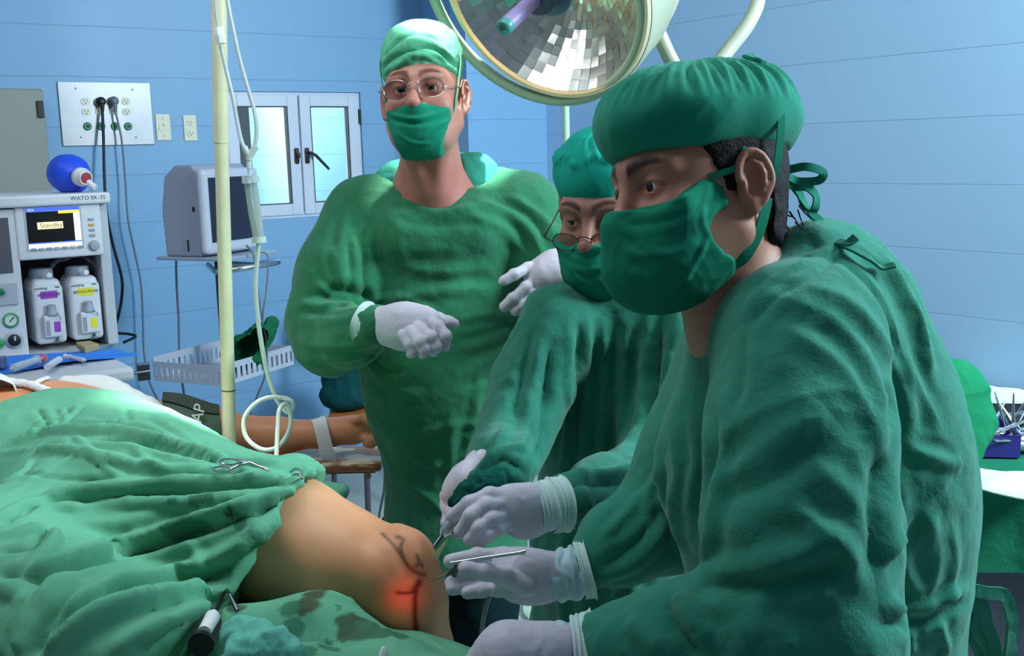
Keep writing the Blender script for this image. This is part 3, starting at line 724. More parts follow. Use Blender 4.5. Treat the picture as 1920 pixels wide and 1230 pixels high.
fg = [ # pixel path of each fold, width, height
 ([(1660, 480), (1725, 600), (1745, 700)], .010, .007), ([(1560, 470), (1650, 560), (1700, 700), (1712, 800)], .013, .007), ([(1500, 540), (1600, 580), (1680, 700), (1700, 820)], .012, .006),
 ([(1430, 560), (1560, 600), (1640, 720), (1655, 840)], .011, .005), ([(1480, 620), (1570, 680), (1630, 780), (1650, 860)], .010, .004),
 ([(1655, 850), (1640, 950), (1640, 1080)], .014, -.012), ([(1660, 800), (1670, 760), (1655, 720)], .010, -.006),
 ([(1355, 830), (1345, 920), (1335, 1000), (1330, 1060)], .010, .008), ([(1330, 760), (1345, 840), (1335, 930)], .010, -.009), ([(1300, 780), (1310, 860), (1290, 960)], .009, .006),
 ([(1260, 800), (1275, 880), (1265, 960), (1285, 1030)], .010, .006), ([(1245, 860), (1250, 960), (1262, 1040)], .008, -.005),
 ([(1340, 830), (1430, 770), (1520, 740), (1600, 730)], .012, .004), ([(1360, 900), (1480, 800), (1560, 780)], .012, .004), ([(1350, 940), (1450, 900), (1550, 830)], .011, -.004),
 ([(1480, 950), (1570, 1020), (1600, 1060)], .010, .006), ([(1320, 1080), (1420, 1070), (1520, 1030), (1580, 1000)], .012, .007), ([(1310, 1100), (1400, 1095), (1500, 1080), (1610, 1090)], .010, -.006),
 ([(1500, 1130), (1560, 1090), (1640, 1095)], .010, .005), ([(1270, 1120), (1290, 1160), (1330, 1210)], .009, .008), ([(1255, 1125), (1280, 1180), (1320, 1225)], .008, -.007), ([(1180, 1165), (1210, 1190), (1240, 1222)], .008, .005), ([(1340, 1120), (1380, 1170), (1400, 1225)], .010, .005), ([(1420, 1110), (1440, 1170), (1500, 1225)], .012, .005),
 ([(1700, 840), (1780, 870), (1795, 860)], .008, .006), ([(1785, 880), (1720, 960), (1650, 1060)], .008, .005), ([(1760, 900), (1700, 1000), (1660, 1080)], .010, -.005),
 ([(1680, 1000), (1700, 1080), (1730, 1120)], .010, .005), ([(1740, 960), (1760, 1040), (1740, 1120)], .010, .004), ([(1780, 980), (1790, 1060), (1770, 1150)], .009, .004), ([(1700, 660), (1720, 720), (1760, 800)], .009, .005),
 ([(1660, 1140), (1740, 1135), (1806, 1100)], .008, .007), ([(1640, 1168), (1740, 1165), (1810, 1128)], .007, -.006), ([(1700, 1175), (1710, 1225)], .007, .005), ([(1760, 1165), (1775, 1225)], .007, .005),
 ([(1210, 920), (1180, 960), (1130, 1010)], .008, .005), ([(1235, 950), (1200, 1010), (1130, 1060)], .008, -.006), ([(1245, 990), (1200, 1050), (1125, 1085)], .008, .005), ([(1240, 880), (1215, 940), (1220, 1000)], .007, .005),
 ([(1400, 590), (1440, 540), (1500, 500), (1560, 470)], .005, .004), ([(1410, 610), (1450, 570), (1540, 510), (1570, 480)], .006, -.004), ([(1420, 480), (1450, 470), (1480, 430)], .006, .004),
 ([(1690, 900), (1690, 960), (1700, 1040)], .010, .004), ([(1400, 620), (1395, 700), (1380, 760)], .007, -.004), ([(1540, 880), (1600, 950), (1630, 1020)], .010, .004)]
def fsp(V, Q):
    V = folds(V, Q, fg); N = vnormals(V, Q)
    V = crumple(V, N, .0045, 7, 2, (1, 1, .55)); N = vnormals(V, Q); V = crumple(V, N, .0016, 21, 3)
    return V
go = fld_obj(fs_gown(), 'gown', gown_teal, fs, fsp)
ribbon([P(1570, 452, 1.2), P(1590, 455, 1.19), P(1605, 445, 1.19)], .010, .003, 'neck_tie', gown_teal, go, up=(0, -.5, .8), wave=.002)
ribbon([P(1575, 455, 1.2), P(1600, 468, 1.19), P(1630, 484, 1.19), P(1652, 500, 1.2), P(1678, 498, 1.2)], .008, .003, 'neck_tie', gown_teal, go, up=(0, -.5, .8), wave=.002)
for pts, w_ in (([(1806, 1135), (1815, 1108), (1850, 1112), (1885, 1118), (1898, 1160), (1896, 1205), (1890, 1240)], .016), ([(1812, 1125), (1840, 1130), (1850, 1170), (1862, 1200), (1868, 1240)], .015),
               ([(1815, 1120), (1835, 1150), (1828, 1180), (1850, 1215), (1862, 1245)], .014), ([(1808, 1140), (1815, 1180), (1835, 1215), (1850, 1245)], .015)):
    ribbon([P(a, b, 1.24) for a, b in pts], w_, .004, 'belt_tie', gown_teal, go, up=(.1, -.9, .2), wave=.003)
# gloves
d = (1.33)
hand(fs, [(1060, 1078, 1.345), (1010, 1083, 1.335), (975, 1078, 1.33), (955, 1060, 1.345)], [.029, .029, .030, .021],
     [[(985, 1048, 1.35), (945, 1042, 1.36), (895, 1043, 1.36), (845, 1052, 1.355)], [(985, 1100, 1.305), (945, 1080, 1.295), (910, 1071, 1.29), (874, 1066, 1.29)],
      [(960, 1070, 1.35), (915, 1080, 1.36), (870, 1086, 1.365), (846, 1092, 1.36)], [(965, 1085, 1.345), (920, 1096, 1.35), (880, 1097, 1.355), (848, 1104, 1.35)], [(970, 1100, 1.335), (935, 1104, 1.34), (905, 1106, 1.34), (876, 1111, 1.335)]],
     [.0112, .0118, .0102, .0102, .0098], flat=((0, 1, 0), .8))
gl = hand(fs, [(1080, 1226, 1.0), (1010, 1228, .99), (950, 1228, .985), (910, 1250, .99)], [.030, .028, .028, .021],
     [[(920, 1235, .99), (880, 1255, 1.0), (850, 1285, 1.01)], [(915, 1250, .98), (870, 1280, .985), (850, 1310, .99)], [(930, 1270, .97), (890, 1300, .975), (870, 1330, .98)], [(940, 1290, .965), (905, 1315, .965), (885, 1340, .97)], [(960, 1240, 1.02), (925, 1260, 1.04), (890, 1270, 1.05)]],
     [.0095, .0095, .009, .0085, .0100])
pale = mat('pale_glove_wrist', (168, 196, 206), .55, bump=[('ridge', 25, .5, .006)])
f = Fld(P(1110, 1100, 1.345)-[.1, .06, .06], P(1040, 1040, 1.345)+[.1, .06, .06], .003)
f.chain([P(1025, 1084, 1.338), P(1060, 1078, 1.345), P(1095, 1068, 1.347)], [.029, .0325, .0350], k=.01); f.cut(P(1100, 1067, 1.348), nrm(P(1104, 1066, 1.348)-P(1060, 1078, 1.345)))
def gw(V, Q):
    N = vnormals(V, Q); a = P(1000, 1085, 1.34); t = (V-a)@nrm(P(1100, 1066, 1.345)-a); return V+N*(.0022*np.sin(t*380+4*vn(V*35)))[:, None]
fld_obj(f, 'glove_wrist', pale, fs, gw)
cuff(fs, P(1086, 1070, 1.347), P(1106, 1065, 1.348), .0375, .0395, wob=.001)
f = Fld(P(1110, 1225, 1.0)-[.1, .06, .06], P(1040, 1225, 1.0)+[.1, .06, .06], .003)
f.chain([P(1035, 1227, .995), P(1070, 1226, 1.0), P(1092, 1225, 1.0)], [.0285, .030, .031], k=.01)
fld_obj(f, 'glove_wrist', pale, fs, gw)
cuff(fs, P(1072, 1226, 1.0), P(1112, 1224, 1.0), .0365, .042, wob=.001, roll=.002)

legwear(fs, P(1560, 1200, 1.30), (-.13, -.08), gown_teal, mat('white_clog', (205, 208, 206), .5))
# ------------------------------------------------------------------ middle surgeon (between the other two, looking down with glasses low on the nose)
ms = empty('surgeon', P(1165, 1230, 1.88)*[1, 1, 0], 'person in the middle, head bowed, thin glasses low on the nose, green cap and mask', 'person')
MM = head_frame(P(1138, 395, 1.85), 24, 9, 1)
f = Fld((-.50, -.55, -1.6), (.50, .50, .15), .016, MM, fine=((-.105, -.135, -.17), (.105, .125, .09), .0028))
head_prims(f, nose=1.07, lid=.0042, slim=.96); w = dict(k=.05, w=True)
f.rc((0, .022, -.05), (0, .055, -.14), .056, .060, k=.03)
f.rc(f.M[:3, :3]@np.array([0, .055, -.14])+f.M[:3, 3], P(1165, 640, 1.86), .060, .08, k=.04, w=True)
f.rc(P(1065, 625, 1.86), P(1285, 635, 1.83), .045, .045, **w)
f.chain([P(1165, 680, 1.88), P(1160, 820, 1.90), P(1155, 1100, 1.90)], [.075, .09, .10], **w)
ARM_ML = [(1290, 640, 1.78), (1235, 890, 1.68), (1050, 945, 1.46)]; ARM_MR = [(1040, 610, 1.80), (975, 810, 1.70), (915, 875, 1.55)]
for pts in (ARM_ML, ARM_MR): f.chain([P(*q) for q in pts], [.045, .036, .022], **w)
hp = P(1155, 1100, 1.88)
for s in (-1, 1):
    a = hp+np.array([.075*s, -.02*s, -.03]); f.chain([a, a*[1, 1, 0]+[.0, -.04, .45], a*[1, 1, 0]+[.0, .02, .09]], [.055, .045, .04], **w)
    f.rc(a*[1, 1, 0]+[.02, .03, .045], a*[1, 1, 0]+[-.10, -.14, .035], .036, .032, **w)
fld_obj(f, 'body', mat('brown_skin', (150, 104, 90), .5, spec=.35, bump=skin_bump, attr=True), ms, attrs=lambda V: {'tint': skin_tint(loc(V, MM), (1, 1, 1), brow=(.10, .05, .05), brow_s=1.1)})
eyes(MM, ms, gaze=(-.15, -.95, .12))
def exm(f): f.ell((0, .02, .085), (.080, .09, .050), k=.03)
f = cap_fld(MM, (0, .010, .062), (.084, .106, .074), .032, (0, .10, -1), h=.0035, extra=exm)
def cpm(V, Q):
    N = vnormals(V, Q); p = loc(V, MM); an = np.arctan2(p[:, 0], p[:, 1]-.01)
    g = np.exp(-((p[:, 2]-.100-.006*np.sin(an*9))/.006)**2); V = V+N*(g*(.003+.002*np.sin(an*38+4*vn(p*30))))[:, None]
    up = np.clip((p[:, 2]-.105)/.02, 0, 1); V = V+N*(up*.002*np.sin(an*26+5*vn(p*20)))[:, None]
    return crumple(V, vnormals(V, Q), .0022, 20, 8)
fld_obj(f, 'cap', mat('bright_teal_cap', (22, 146, 128), .92, spec=.15, bump=[('ridge', 18, .3, .004), ('noise', 500, .25, .0005)], var=.08), ms, cpm)
f = mask_fld(MM, slim=.96, puff=.010, top=-.030, side=-.006, cheek=False, h=.0026)
ms_stk = [([(1055, 440), (1085, 480), (1120, 480), (1160, 465)], .006, -.003), ([(1050, 450), (1075, 500), (1110, 505), (1170, 490)], .006, .003), ([(1060, 490), (1100, 530), (1160, 520)], .006, .003), ([(1058, 475), (1090, 515), (1140, 512)], .005, -.002)]
def mpm(V, Q): V = folds(V, Q, ms_stk); return crumple(V, vnormals(V, Q), .0015, 26, 14)
mk2 = fld_obj(f, 'mask', mask_m, ms, mpm)
MMw = lambda p: MM[:3, :3]@np.array(p)+MM[:3, 3]
# glasses: low on the nose
def glasses(M, parent, y, z, w_, h_, tilt, m, temple_z=.004, gap=.011, lens_m=None, bow=.004, er=.086):
    b = B(); g = M[:3, :3]; o = M[:3, 3]; T = lambda p: g@np.array(p)+o; cs = []
    for s in (1, -1):
        cx = s*(gap+w_); an = np.linspace(0, 2*math.pi, 40, endpoint=False)
        ring = [(cx+w_*np.sign(math.cos(a))*abs(math.cos(a))**.85, y+abs(cx+w_*math.cos(a))**2*2.2+tilt*h_*math.sin(a), z+h_*np.sign(math.sin(a))*abs(math.sin(a))**.85) for a in an]
        b.tube([T(p) for p in ring], .0009, 8, closed=True); cs.append(ring)
        out = max(ring, key=lambda p: p[0]*s); b.tube([T(out), T((s*(er-.006), y+.022, z+.004)), T((s*er, .0, temple_z+.012)), T((s*er, .022, temple_z+.006)), T((s*(er-.004), .034, temple_z-.018))], [.0014, .0013, .0013, .0015, .0013], 8)
        b.tube([T((s*.010, y+.001, z+.002)), T((s*.0095, y+.008, z-.004))], .0007, 6)
    b.tube([T((gap+.001, y, z+h_*.35)), T((.004, y-.003, z+h_*.62)), T((-.004, y-.003, z+h_*.62)), T((-gap-.001, y, z+h_*.35))], .0010, 8)
    o_ = b.build('glasses', m, parent, smooth=True)
    for ring in cs:
        c = np.mean(ring, 0); V = [T(c-np.array([0, .001, 0]))]+[T(p) for p in ring]; V2 = [v-g[:, 1]*(-.0012) for v in V]; n = len(ring)
        Fc = [(0, 1+i, 1+(i+1) % n) for i in range(n)]+[(n+1, n+2+(i+1) % n, n+2+i) for i in range(n)]+[(1+i, n+2+i, n+2+(i+1) % n, 1+(i+1) % n) for i in range(n)]
        mesh_obj('lens', V+V2, Fc, lens_m, o_, True)
lens_m = mat('clear_lens', (235, 240, 240), .02, trans=1, ior=1.08, spec=.7)
glasses(MM, ms, -.122, -.026, .0235, .0155, -.25, mat('thin_dark_frame', (70, 60, 55), .3, metal=.8), temple_z=-.005, lens_m=lens_m)
ribbon([MMw((.080, -.01, -.025)), MMw((.084, .01, -.01)), MMw((.084, .03, .02)), MMw((.082, .05, .05))], .007, .0015, 'strap', mask_m, mk2, up=MM[:3, 0])
ribbon([MMw((-.076, -.01, -.025)), MMw((-.082, .01, -.01)), MMw((-.084, .03, .02)), MMw((-.082, .05, .05))], .007, .0015, 'strap', mask_m, mk2, up=MM[:3, 0])
# gown
lo = np.array([-.22, 1.40, .35]); hi = np.array([.55, 2.15, 1.42]); f = Fld(lo, hi, .0052)
f.rc(P(1062, 612, 1.87), P(1290, 625, 1.83), .068, .078, k=.05)
f.chain([P(1172, 640, 1.88), P(1160, 780, 1.89), P(1150, 1000, 1.90), P(1140, 1230, 1.90)], [.115, .135, .14, .145], k=.05)
f.rc(P(1140, 1230, 1.90), np.append(P(1140, 1230, 1.9)[:2], .42), .145, .17, k=.05)
f.rc(P(1195, 600, 1.89), P(1165, 570, 1.88), .098, .082, k=.05)
f.chain([P(1285, 640, 1.80), P(1262, 790, 1.76), P(1225, 890, 1.68), P(1130, 925, 1.56), P(1050, 943, 1.465)], [.078, .074, .062, .050, .033], k=.03)
f.chain([P(1050, 610, 1.80), P(1000, 720, 1.76), P(965, 820, 1.68), P(940, 862, 1.62), P(905, 905, 1.55)], [.070, .064, .056, .046, .026], k=.03)
f.ell(P(948, 868, 1.57), (.046, .05, .046), k=.03); f.rc(P(940, 880, 1.55), P(895, 905, 1.52), .036, .020, k=.02)
mg = [([(1070, 600), (1062, 700), (1068, 800), (1050, 900)], .010, .007), ([(1100, 590), (1100, 700), (1090, 820), (1095, 960)], .010, .006), ([(1085, 620), (1082, 760), (1078, 860)], .009, -.008), ([(1130, 600), (1128, 740), (1130, 860)], .009, .006),
 ([(1180, 600), (1170, 720), (1165, 830)], .010, .006), ([(1155, 620), (1150, 760), (1148, 860)], .008, -.006), ([(1215, 600), (1210, 700), (1200, 800), (1160, 850)], .012, .008), ([(1240, 590), (1235, 700), (1225, 800)], .010, -.010), ([(1280, 590), (1255, 680), (1240, 780)], .010, .007), ([(1320, 600), (1280, 680), (1255, 760)], .009, .006),
 ([(1015, 640), (1000, 720), (985, 800), (975, 850)], .009, .007), ([(1000, 620), (980, 700), (965, 780)], .009, -.006), ([(1030, 640), (1022, 740), (1010, 830), (995, 900)], .009, -.009),
 ([(955, 800), (935, 830), (915, 860)], .007, .006), ([(985, 840), (950, 840), (920, 860), (900, 890)], .006, .005), ([(975, 880), (945, 865), (915, 880), (890, 900)], .006, -.005), ([(980, 900), (950, 895), (920, 905)], .006, .004),
 ([(1040, 900), (1100, 890), (1160, 885), (1230, 850)], .009, .008), ([(1050, 920), (1110, 910), (1180, 905), (1235, 880)], .008, -.007), ([(1060, 960), (1120, 945), (1180, 935), (1240, 900)], .008, .005), ([(1060, 985), (1110, 975), (1170, 965)], .008, -.004), ([(1175, 850), (1200, 880), (1240, 870)], .008, .006),
 ([(1060, 1000), (1055, 1100), (1060, 1220)], .012, .007), ([(1010, 980), (1005, 1100), (1010, 1220)], .012, .006), ([(1120, 1000), (1120, 1120), (1125, 1220)], .012, -.006), ([(1180, 1080), (1185, 1150), (1190, 1220)], .012, .006)]
def mgp(V, Q):
    V = folds(V, Q, mg); N = vnormals(V, Q); V = crumple(V, N, .005, 9, 12, (1, 1, .4)); return crumple(V, vnormals(V, Q), .0018, 22, 13)
fld_obj(f, 'gown', gown_mid, ms, mgp)
# hands
hand(ms, [(1030, 950, 1.455), (985, 958, 1.44), (955, 952, 1.43)], [.030, .0345, .031],
     [[(950, 930, 1.43), (918, 928, 1.42), (880, 944, 1.415), (848, 968, 1.42)], [(945, 945, 1.42), (912, 948, 1.405), (882, 968, 1.395), (863, 996, 1.40)], [(950, 965, 1.42), (922, 973, 1.395), (898, 990, 1.385), (880, 1012, 1.39)],
      [(958, 982, 1.42), (932, 993, 1.395), (914, 1004, 1.385), (897, 1019, 1.39)], [(970, 965, 1.46), (930, 985, 1.48), (895, 992, 1.47), (875, 985, 1.46)]], [.0105, .0104, .0098, .0088, .0105], flat=((0, 1, 0), .72), kf=.002)
cuff(ms, P(1005, 952, 1.448), P(1036, 946, 1.455), .0345, .0375, roll=.003, wob=.001)
cuff(ms, P(1030, 948, 1.453), P(1058, 944, 1.462), .0385, .0400, roll=.002, wob=.001)
hand(ms, [(910, 868, 1.545), (880, 905, 1.535), (865, 925, 1.53)], [.022, .028, .029],
     [[(865, 935, 1.52), (850, 960, 1.505), (850, 985, 1.50), (862, 1000, 1.49)], [(855, 930, 1.53), (842, 955, 1.52), (840, 980, 1.51), (852, 995, 1.50)], [(872, 940, 1.51), (866, 965, 1.49), (868, 985, 1.48)], [(878, 935, 1.505), (878, 955, 1.49), (880, 972, 1.48)],
      [(858, 915, 1.54), (838, 930, 1.54), (835, 950, 1.53)]], [.0098, .0098, .0095, .0088, .0100])
f = Fld(P(900, 880, 1.545)-.07, P(915, 850, 1.56)+.07, .003); f.chain([P(885, 895, 1.54), P(900, 872, 1.555), P(914, 856, 1.565)], [.024, .022, .020], k=.01)
fld_obj(f, 'glove_wrist', latex, ms)

legwear(ms, P(1155, 1100, 1.90), (-.08, -.12), gown_mid, mat('white_clog', (205, 208, 206), .5), .075)
# ------------------------------------------------------------------ tall surgeon at the back, facing the camera
bs = empty('surgeon', P(840, 1230, 2.4)*[1, 1, 0], 'tall person standing behind, facing forward, pale cap, wire glasses, mask under the nose', 'person')
MB = head_frame(P(794, 183, 2.25), 5.5, -9, 2.9)
f = Fld((-.55, -.45, -1.75), (.50, .40, .15), .016, MB, fine=((-.105, -.135, -.23), (.105, .125, .09), .0030))
head_prims(f, nose=1.10, lid=.0045, slim=1.0, fat=.003); w = dict(k=.05, w=True)
f.rc((0, .02, -.05), (0, .078, -.19), .060, .064, k=.03)
f.rc((.032, -.022, -.10), (.014, .016, -.19), .015, .012, k=.03); f.rc((-.032, -.022, -.10), (-.014, .016, -.19), .015, .012, k=.03)
f.rc(P(725, 390, 2.38), P(920, 386, 2.38), .044, .044, **w)
f.rc(P(802, 335, 2.34), P(815, 430, 2.42), .064, .070, **w)
f.chain([P(820, 430, 2.36), P(830, 640, 2.38), P(840, 900, 2.40)], [.12, .12, .13], **w)
ARM_BR = [(665, 410, 2.32), (607, 615, 2.26), (705, 612, 2.10)]; ARM_BL = [(990, 410, 2.32), (1085, 570, 2.24), (1068, 498, 2.05)]
for pts in (ARM_BR, ARM_BL): f.chain([P(*q) for q in pts], [.05, .042, .026], **w)
hp = P(840, 900, 2.40)
for s in (-1, 1):
    a = hp+np.array([.075*s, -.02*s, -.03]); f.chain([a, a*[1, 1, 0]+[.0, -.03, .50], a*[1, 1, 0]+[.0, .02, .09]], [.07, .055, .045], **w)
    f.rc(a*[1, 1, 0]+[.0, .05, .045], a*[1, 1, 0]+[s*.03, -.17, .035], .038, .034, **w)
def bs_at(V):
    p = loc(V, MB); T = skin_tint(p, (1, 1, 1), brow=(.17, .10, .08), brow_s=1.3); m = np.clip((-.115-p[:, 2])/.03, 0, 1); T *= 1-m[:, None]*np.array([.05, .22, .22]); return {'tint': T}
fld_obj(f, 'body', mat('ruddy_skin', (176, 120, 106), .48, spec=.4, bump=skin_bump, attr=True), bs, attrs=bs_at)
eyes(MB, bs, gaze=(-.02, -1, -.02), iris=(.05, .05, .05))
f = Fld((-.1, -.06, -.08), (.1, .13, .10), .004, MB); SKULL(f, .003); X, Y, Z = f.grid(); f.f = np.maximum(f.f, (.02-Y).astype(np.float32)); f.f = np.maximum(f.f, (-.055-Z).astype(np.float32))
fld_obj(f, 'hair', mat('grey_hair', (150, 138, 126), .8, bump=[('noise', 300, .7, .002)]), bs)
def exb(f): f.ell((0, .02, .105), (.072, .082, .050), k=.03)
f = cap_fld(MB, (0, .012, .068), (.083, .106, .080), .030, (0, .16, -1), h=.0032, extra=exb)
bst = [([(718, 120), (760, 85), (800, 78), (850, 110)], .006, .006), ([(725, 135), (770, 110), (820, 105), (858, 140)], .005, .005), ([(722, 108), (750, 75), (790, 60)], .006, -.006), ([(735, 120), (770, 96), (815, 92), (850, 125)], .005, -.005), ([(716, 150), (745, 112), (790, 104), (845, 130)], .004, .005), ([(740, 75), (780, 62), (820, 70)], .006, .004)]
def cpb(V, Q):
    V = folds(V, Q, bst); N = vnormals(V, Q); V = crumple(V, N, .0035, 13, 21, (.5, .5, 1.5)); return crumple(V, vnormals(V, Q), .0012, 40, 22)
cb_ = fld_obj(f, 'cap', cap_pale, bs, cpb)
MBw = lambda p: MB[:3, :3]@np.array(p)+MB[:3, 3]
f = mask_fld(MB, puff=.002, top=-.034, side=-.030, xmax=.063, taper=-.34, rise=.05, cheek=False, h=.0026, fat=.003)
bm_st = [([(725, 212), (780, 222), (840, 205)], .004, .003), ([(730, 225), (785, 232), (840, 218)], .004, -.003), ([(790, 262), (815, 240), (845, 225)], .004, .003), ([(745, 250), (775, 268), (810, 268)], .004, .002)]
def mpb(V, Q): V = folds(V, Q, bm_st); return crumple(V, vnormals(V, Q), .0012, 30, 24)
mk3 = fld_obj(f, 'mask', mask_m, bs, mpb)
for s in (1, -1):
    ribbon([MBw((s*.066, -.040, -.048)), MBw((s*.074, -.030, -.01)), MBw((s*.080, -.022, .03)), MBw((s*.084, -.012, .075)), MBw((s*.070, .0, .125))], .008, .0016, 'strap', cap_pale, mk3, up=MB[:3, 0])
glasses(MB, bs, -.117, -.006, .0245, .0185, -.10, mat('silver_wire', (190, 180, 170), .25, metal=1), temple_z=.002, er=.080, lens_m=mat('eye_shade_lens', (190, 184, 180), .02, trans=1, ior=1.08, spec=.8))  # lens darkened to put the shade over the eyes into its colour
# scrub shirt under the gown, with a V neck
f = Fld(P(640, 560, 2.2)-[0, .1, 0], P(1010, 250, 2.6)+[0, .05, .02], .005)
f.rc(P(715, 402, 2.38), P(935, 394, 2.38), .056, .058, k=.05); f.rc(P(825, 430, 2.38), P(825, 520, 2.38), .10, .10, k=.05); f.rc(P(748, 348, 2.38), P(888, 335, 2.38), .056, .058, k=.04)
f.rc(P(805, 250, 2.33), P(808, 330, 2.32), .066, .068, op='-', k=.01)
f.ell(P(797, 300, 2.24), (.058, .15, .070), op='-', k=.006); f.ell(P(796, 348, 2.22), (.030, .15, .034), op='-', k=.01)
def scp(V, Q): return crumple(V, vnormals(V, Q), .003, 16, 25)
fld_obj(f, 'scrub_shirt', mat('scrub_cotton', (60, 150, 132), .9, bump=CLOTH_BUMP, spec=.1), bs, scp)
# gown
lo = np.array([P(545, 600, 2.2)[0]-.05, 1.95, .34]); hi = np.array([.30, 2.62, 1.56]); f = Fld(lo, hi, .0056)
f.rc(P(690, 408, 2.38), P(970, 398, 2.38), .088, .090, k=.06)
f.ell(P(835, 480, 2.39), (.215, .16, .20), k=.06)
f.ell(P(838, 690, 2.37), (.195, .185, .25), k=.08)
f.chain([P(845, 800, 2.38), P(855, 1000, 2.39), P(868, 1230, 2.40)], [.155, .150, .145], k=.06)
f.rc(P(868, 1230, 2.40), np.append(P(868, 1230, 2.4)[:2], .42), .145, .16, k=.05); f.cut((0, 0, .53), (0, 0, -1), k=.01)
f.rc(P(801, 200, 2.30), P(806, 300, 2.30), .100, .070, op='-', k=.02)
f.ell(P(824, 306, 2.30), (.128, .26, .070), op='-', k=.01)
f.rc(P(760, 434, 2.29), P(890, 430, 2.29), .070, .070, k=.04)
f.chain([P(680, 420, 2.35), P(640, 510, 2.31), P(612, 600, 2.27)], [.090, .088, .080], k=.04)
f.chain([P(612, 605, 2.27), P(618, 640, 2.24), P(660, 632, 2.16), P(705, 610, 2.10)], [.080, .068, .058, .042], k=.025)
f.chain([P(985, 420, 2.35), P(1050, 510, 2.30), P(1080, 570, 2.25), P(1075, 505, 2.08)], [.088, .080, .07, .045], k=.04)
bg = [([(650, 400), (640, 470), (655, 540)], .010, .006), ([(600, 560), (640, 545), (690, 560)], .012, -.010), ([(560, 570), (620, 575), (690, 572)], .010, .008), ([(570, 600), (620, 605), (680, 590)], .009, .006), ([(565, 640), (620, 650), (680, 650)], .010, .006), ([(600, 670), (650, 672), (720, 655)], .010, .005),
 ([(685, 470), (682, 530), (690, 570)], .010, -.012), ([(700, 430), (685, 500), (680, 560)], .009, .005), ([(660, 440), (668, 500), (662, 545)], .008, .006), ([(625, 470), (640, 520), (645, 550)], .008, .006), ([(590, 530), (620, 550), (660, 555)], .008, .006),
 ([(900, 380), (960, 400), (1000, 440), (1020, 490)], .010, .007), ([(930, 380), (990, 410), (1020, 450)], .009, -.006), ([(960, 370), (1010, 400), (1035, 430)], .009, .006), ([(870, 400), (940, 430), (990, 480)], .010, .005),
 ([(760, 500), (830, 510), (920, 500)], .012, .005), ([(740, 560), (840, 545), (940, 540)], .012, .005), ([(860, 600), (920, 590), (980, 600)], .010, .005), ([(850, 640), (920, 625), (970, 600)], .010, -.004), ([(880, 690), (930, 670), (970, 650)], .010, .006), ([(870, 720), (930, 700), (970, 680)], .010, -.005),
 ([(690, 660), (720, 690), (760, 700)], .009, -.008), ([(700, 690), (740, 730), (790, 740)], .010, .005), ([(700, 560), (760, 560), (820, 590)], .008, .004), ([(760, 380), (830, 400), (900, 385)], .010, .006), ([(740, 410), (830, 425), (910, 410)], .010, -.004),
 ([(770, 860), (820, 870), (880, 850)], .010, .005), ([(750, 900), (800, 930), (830, 960)], .010, .005), ([(850, 780), (845, 860), (850, 940)], .010, .005), ([(900, 700), (890, 780), (880, 840)], .010, .006), ([(760, 960), (770, 1020), (790, 1060)], .010, .005), ([(780, 820), (830, 800), (900, 790)], .009, .005),
 ([(722, 345), (760, 366), (850, 358), (925, 330), (945, 300)], .0045, .004)]
def bgp(V, Q):
    V = folds(V, Q, bg); N = vnormals(V, Q); V = crumple(V, N, .0045, 7, 31, (1, 1, 1.2)); return crumple(V, vnormals(V, Q), .0018, 20, 33)
fld_obj(f, 'gown', gown_back, bs, bgp)
hand(bs, [(712, 610, 2.09), (760, 612, 2.07), (795, 608, 2.06)], [.038, .043, .036],
     [[(800, 600, 2.05), (822, 612, 2.03), (836, 630, 2.02), (834, 650, 2.04)], [(785, 615, 2.03), (808, 632, 2.01), (818, 650, 2.01), (812, 660, 2.04)], [(770, 622, 2.02), (786, 640, 2.0), (796, 656, 2.0), (792, 664, 2.04)], [(755, 628, 2.02), (768, 645, 2.01), (775, 658, 2.01), (770, 664, 2.04)],
      [(790, 590, 2.08), (822, 596, 2.08), (842, 603, 2.07), (853, 607, 2.07)]], [.0118, .0118, .0112, .0100, .0105], h=.0028, flat=((0, 1, 0), .8))
cuff(bs, P(706, 612, 2.095), P(684, 606, 2.11), .038, .044, wob=.002, roll=.002)
hand(bs, [(1075, 500, 2.06), (1045, 512, 2.04), (1020, 520, 2.03)], [.036, .043, .038],
     [[(1010, 522, 2.02), (985, 540, 2.0), (962, 560, 1.99), (946, 575, 1.99)], [(1020, 535, 2.02), (1000, 555, 2.0), (982, 572, 1.99), (966, 583, 1.99)], [(1035, 545, 2.02), (1018, 565, 2.0), (1002, 580, 1.99), (990, 590, 2.0)], [(1050, 550, 2.02), (1035, 570, 2.01), (1020, 585, 2.01)],
      [(1020, 495, 2.04), (990, 503, 2.02), (963, 515, 2.0), (944, 527, 1.99)]], [.0115, .0115, .0110, .0100, .0110], h=.0028)

legwear(bs, P(840, 900, 2.40), (.02, -.17), mat('shade_dark_trousers', (16, 38, 42), .9, spec=.1), mat('white_clog', (205, 208, 206), .5), .075)  # trouser colour darkened to stand in for the shadow below the hem
# ------------------------------------------------------------------ operating table
tb = empty('operating_table', (-.75, 1.55, 0), 'padded operating table hidden under the green sheets', 'operating table')
TA = nrm(P(640, 1010, 1.5)*[1, 1, 0]-P(60, 800, 2.0)*[1, 1, 0])      # head -> knee direction
TS = np.array([-TA[1], TA[0], 0])                                    # across, away from the camera
kn = P(752, 1065, 1.42)
t0 = np.array([*(kn-TA*.95)[:2], .80])
Mt = frame(t0, TA, TS, (0, 0, 1))
B(Mt).box((-.85, -.30, .0), (.72, .26, .06), .02).build('mattress', blk, tb, smooth=True)
B(Mt).box((-.85, -.27, -.05), (.70, .23, .0)).build('table_top', steel, tb)
B(Mt).box((-.55, -.13, -.72), (-.15, .13, -.05), .01).build('column', wht_pl, tb, smooth=True)
B(Mt).box((-.8, -.26, -.80), (.20, .14, -.72), .015).build('base', wht_pl, tb, smooth=True)
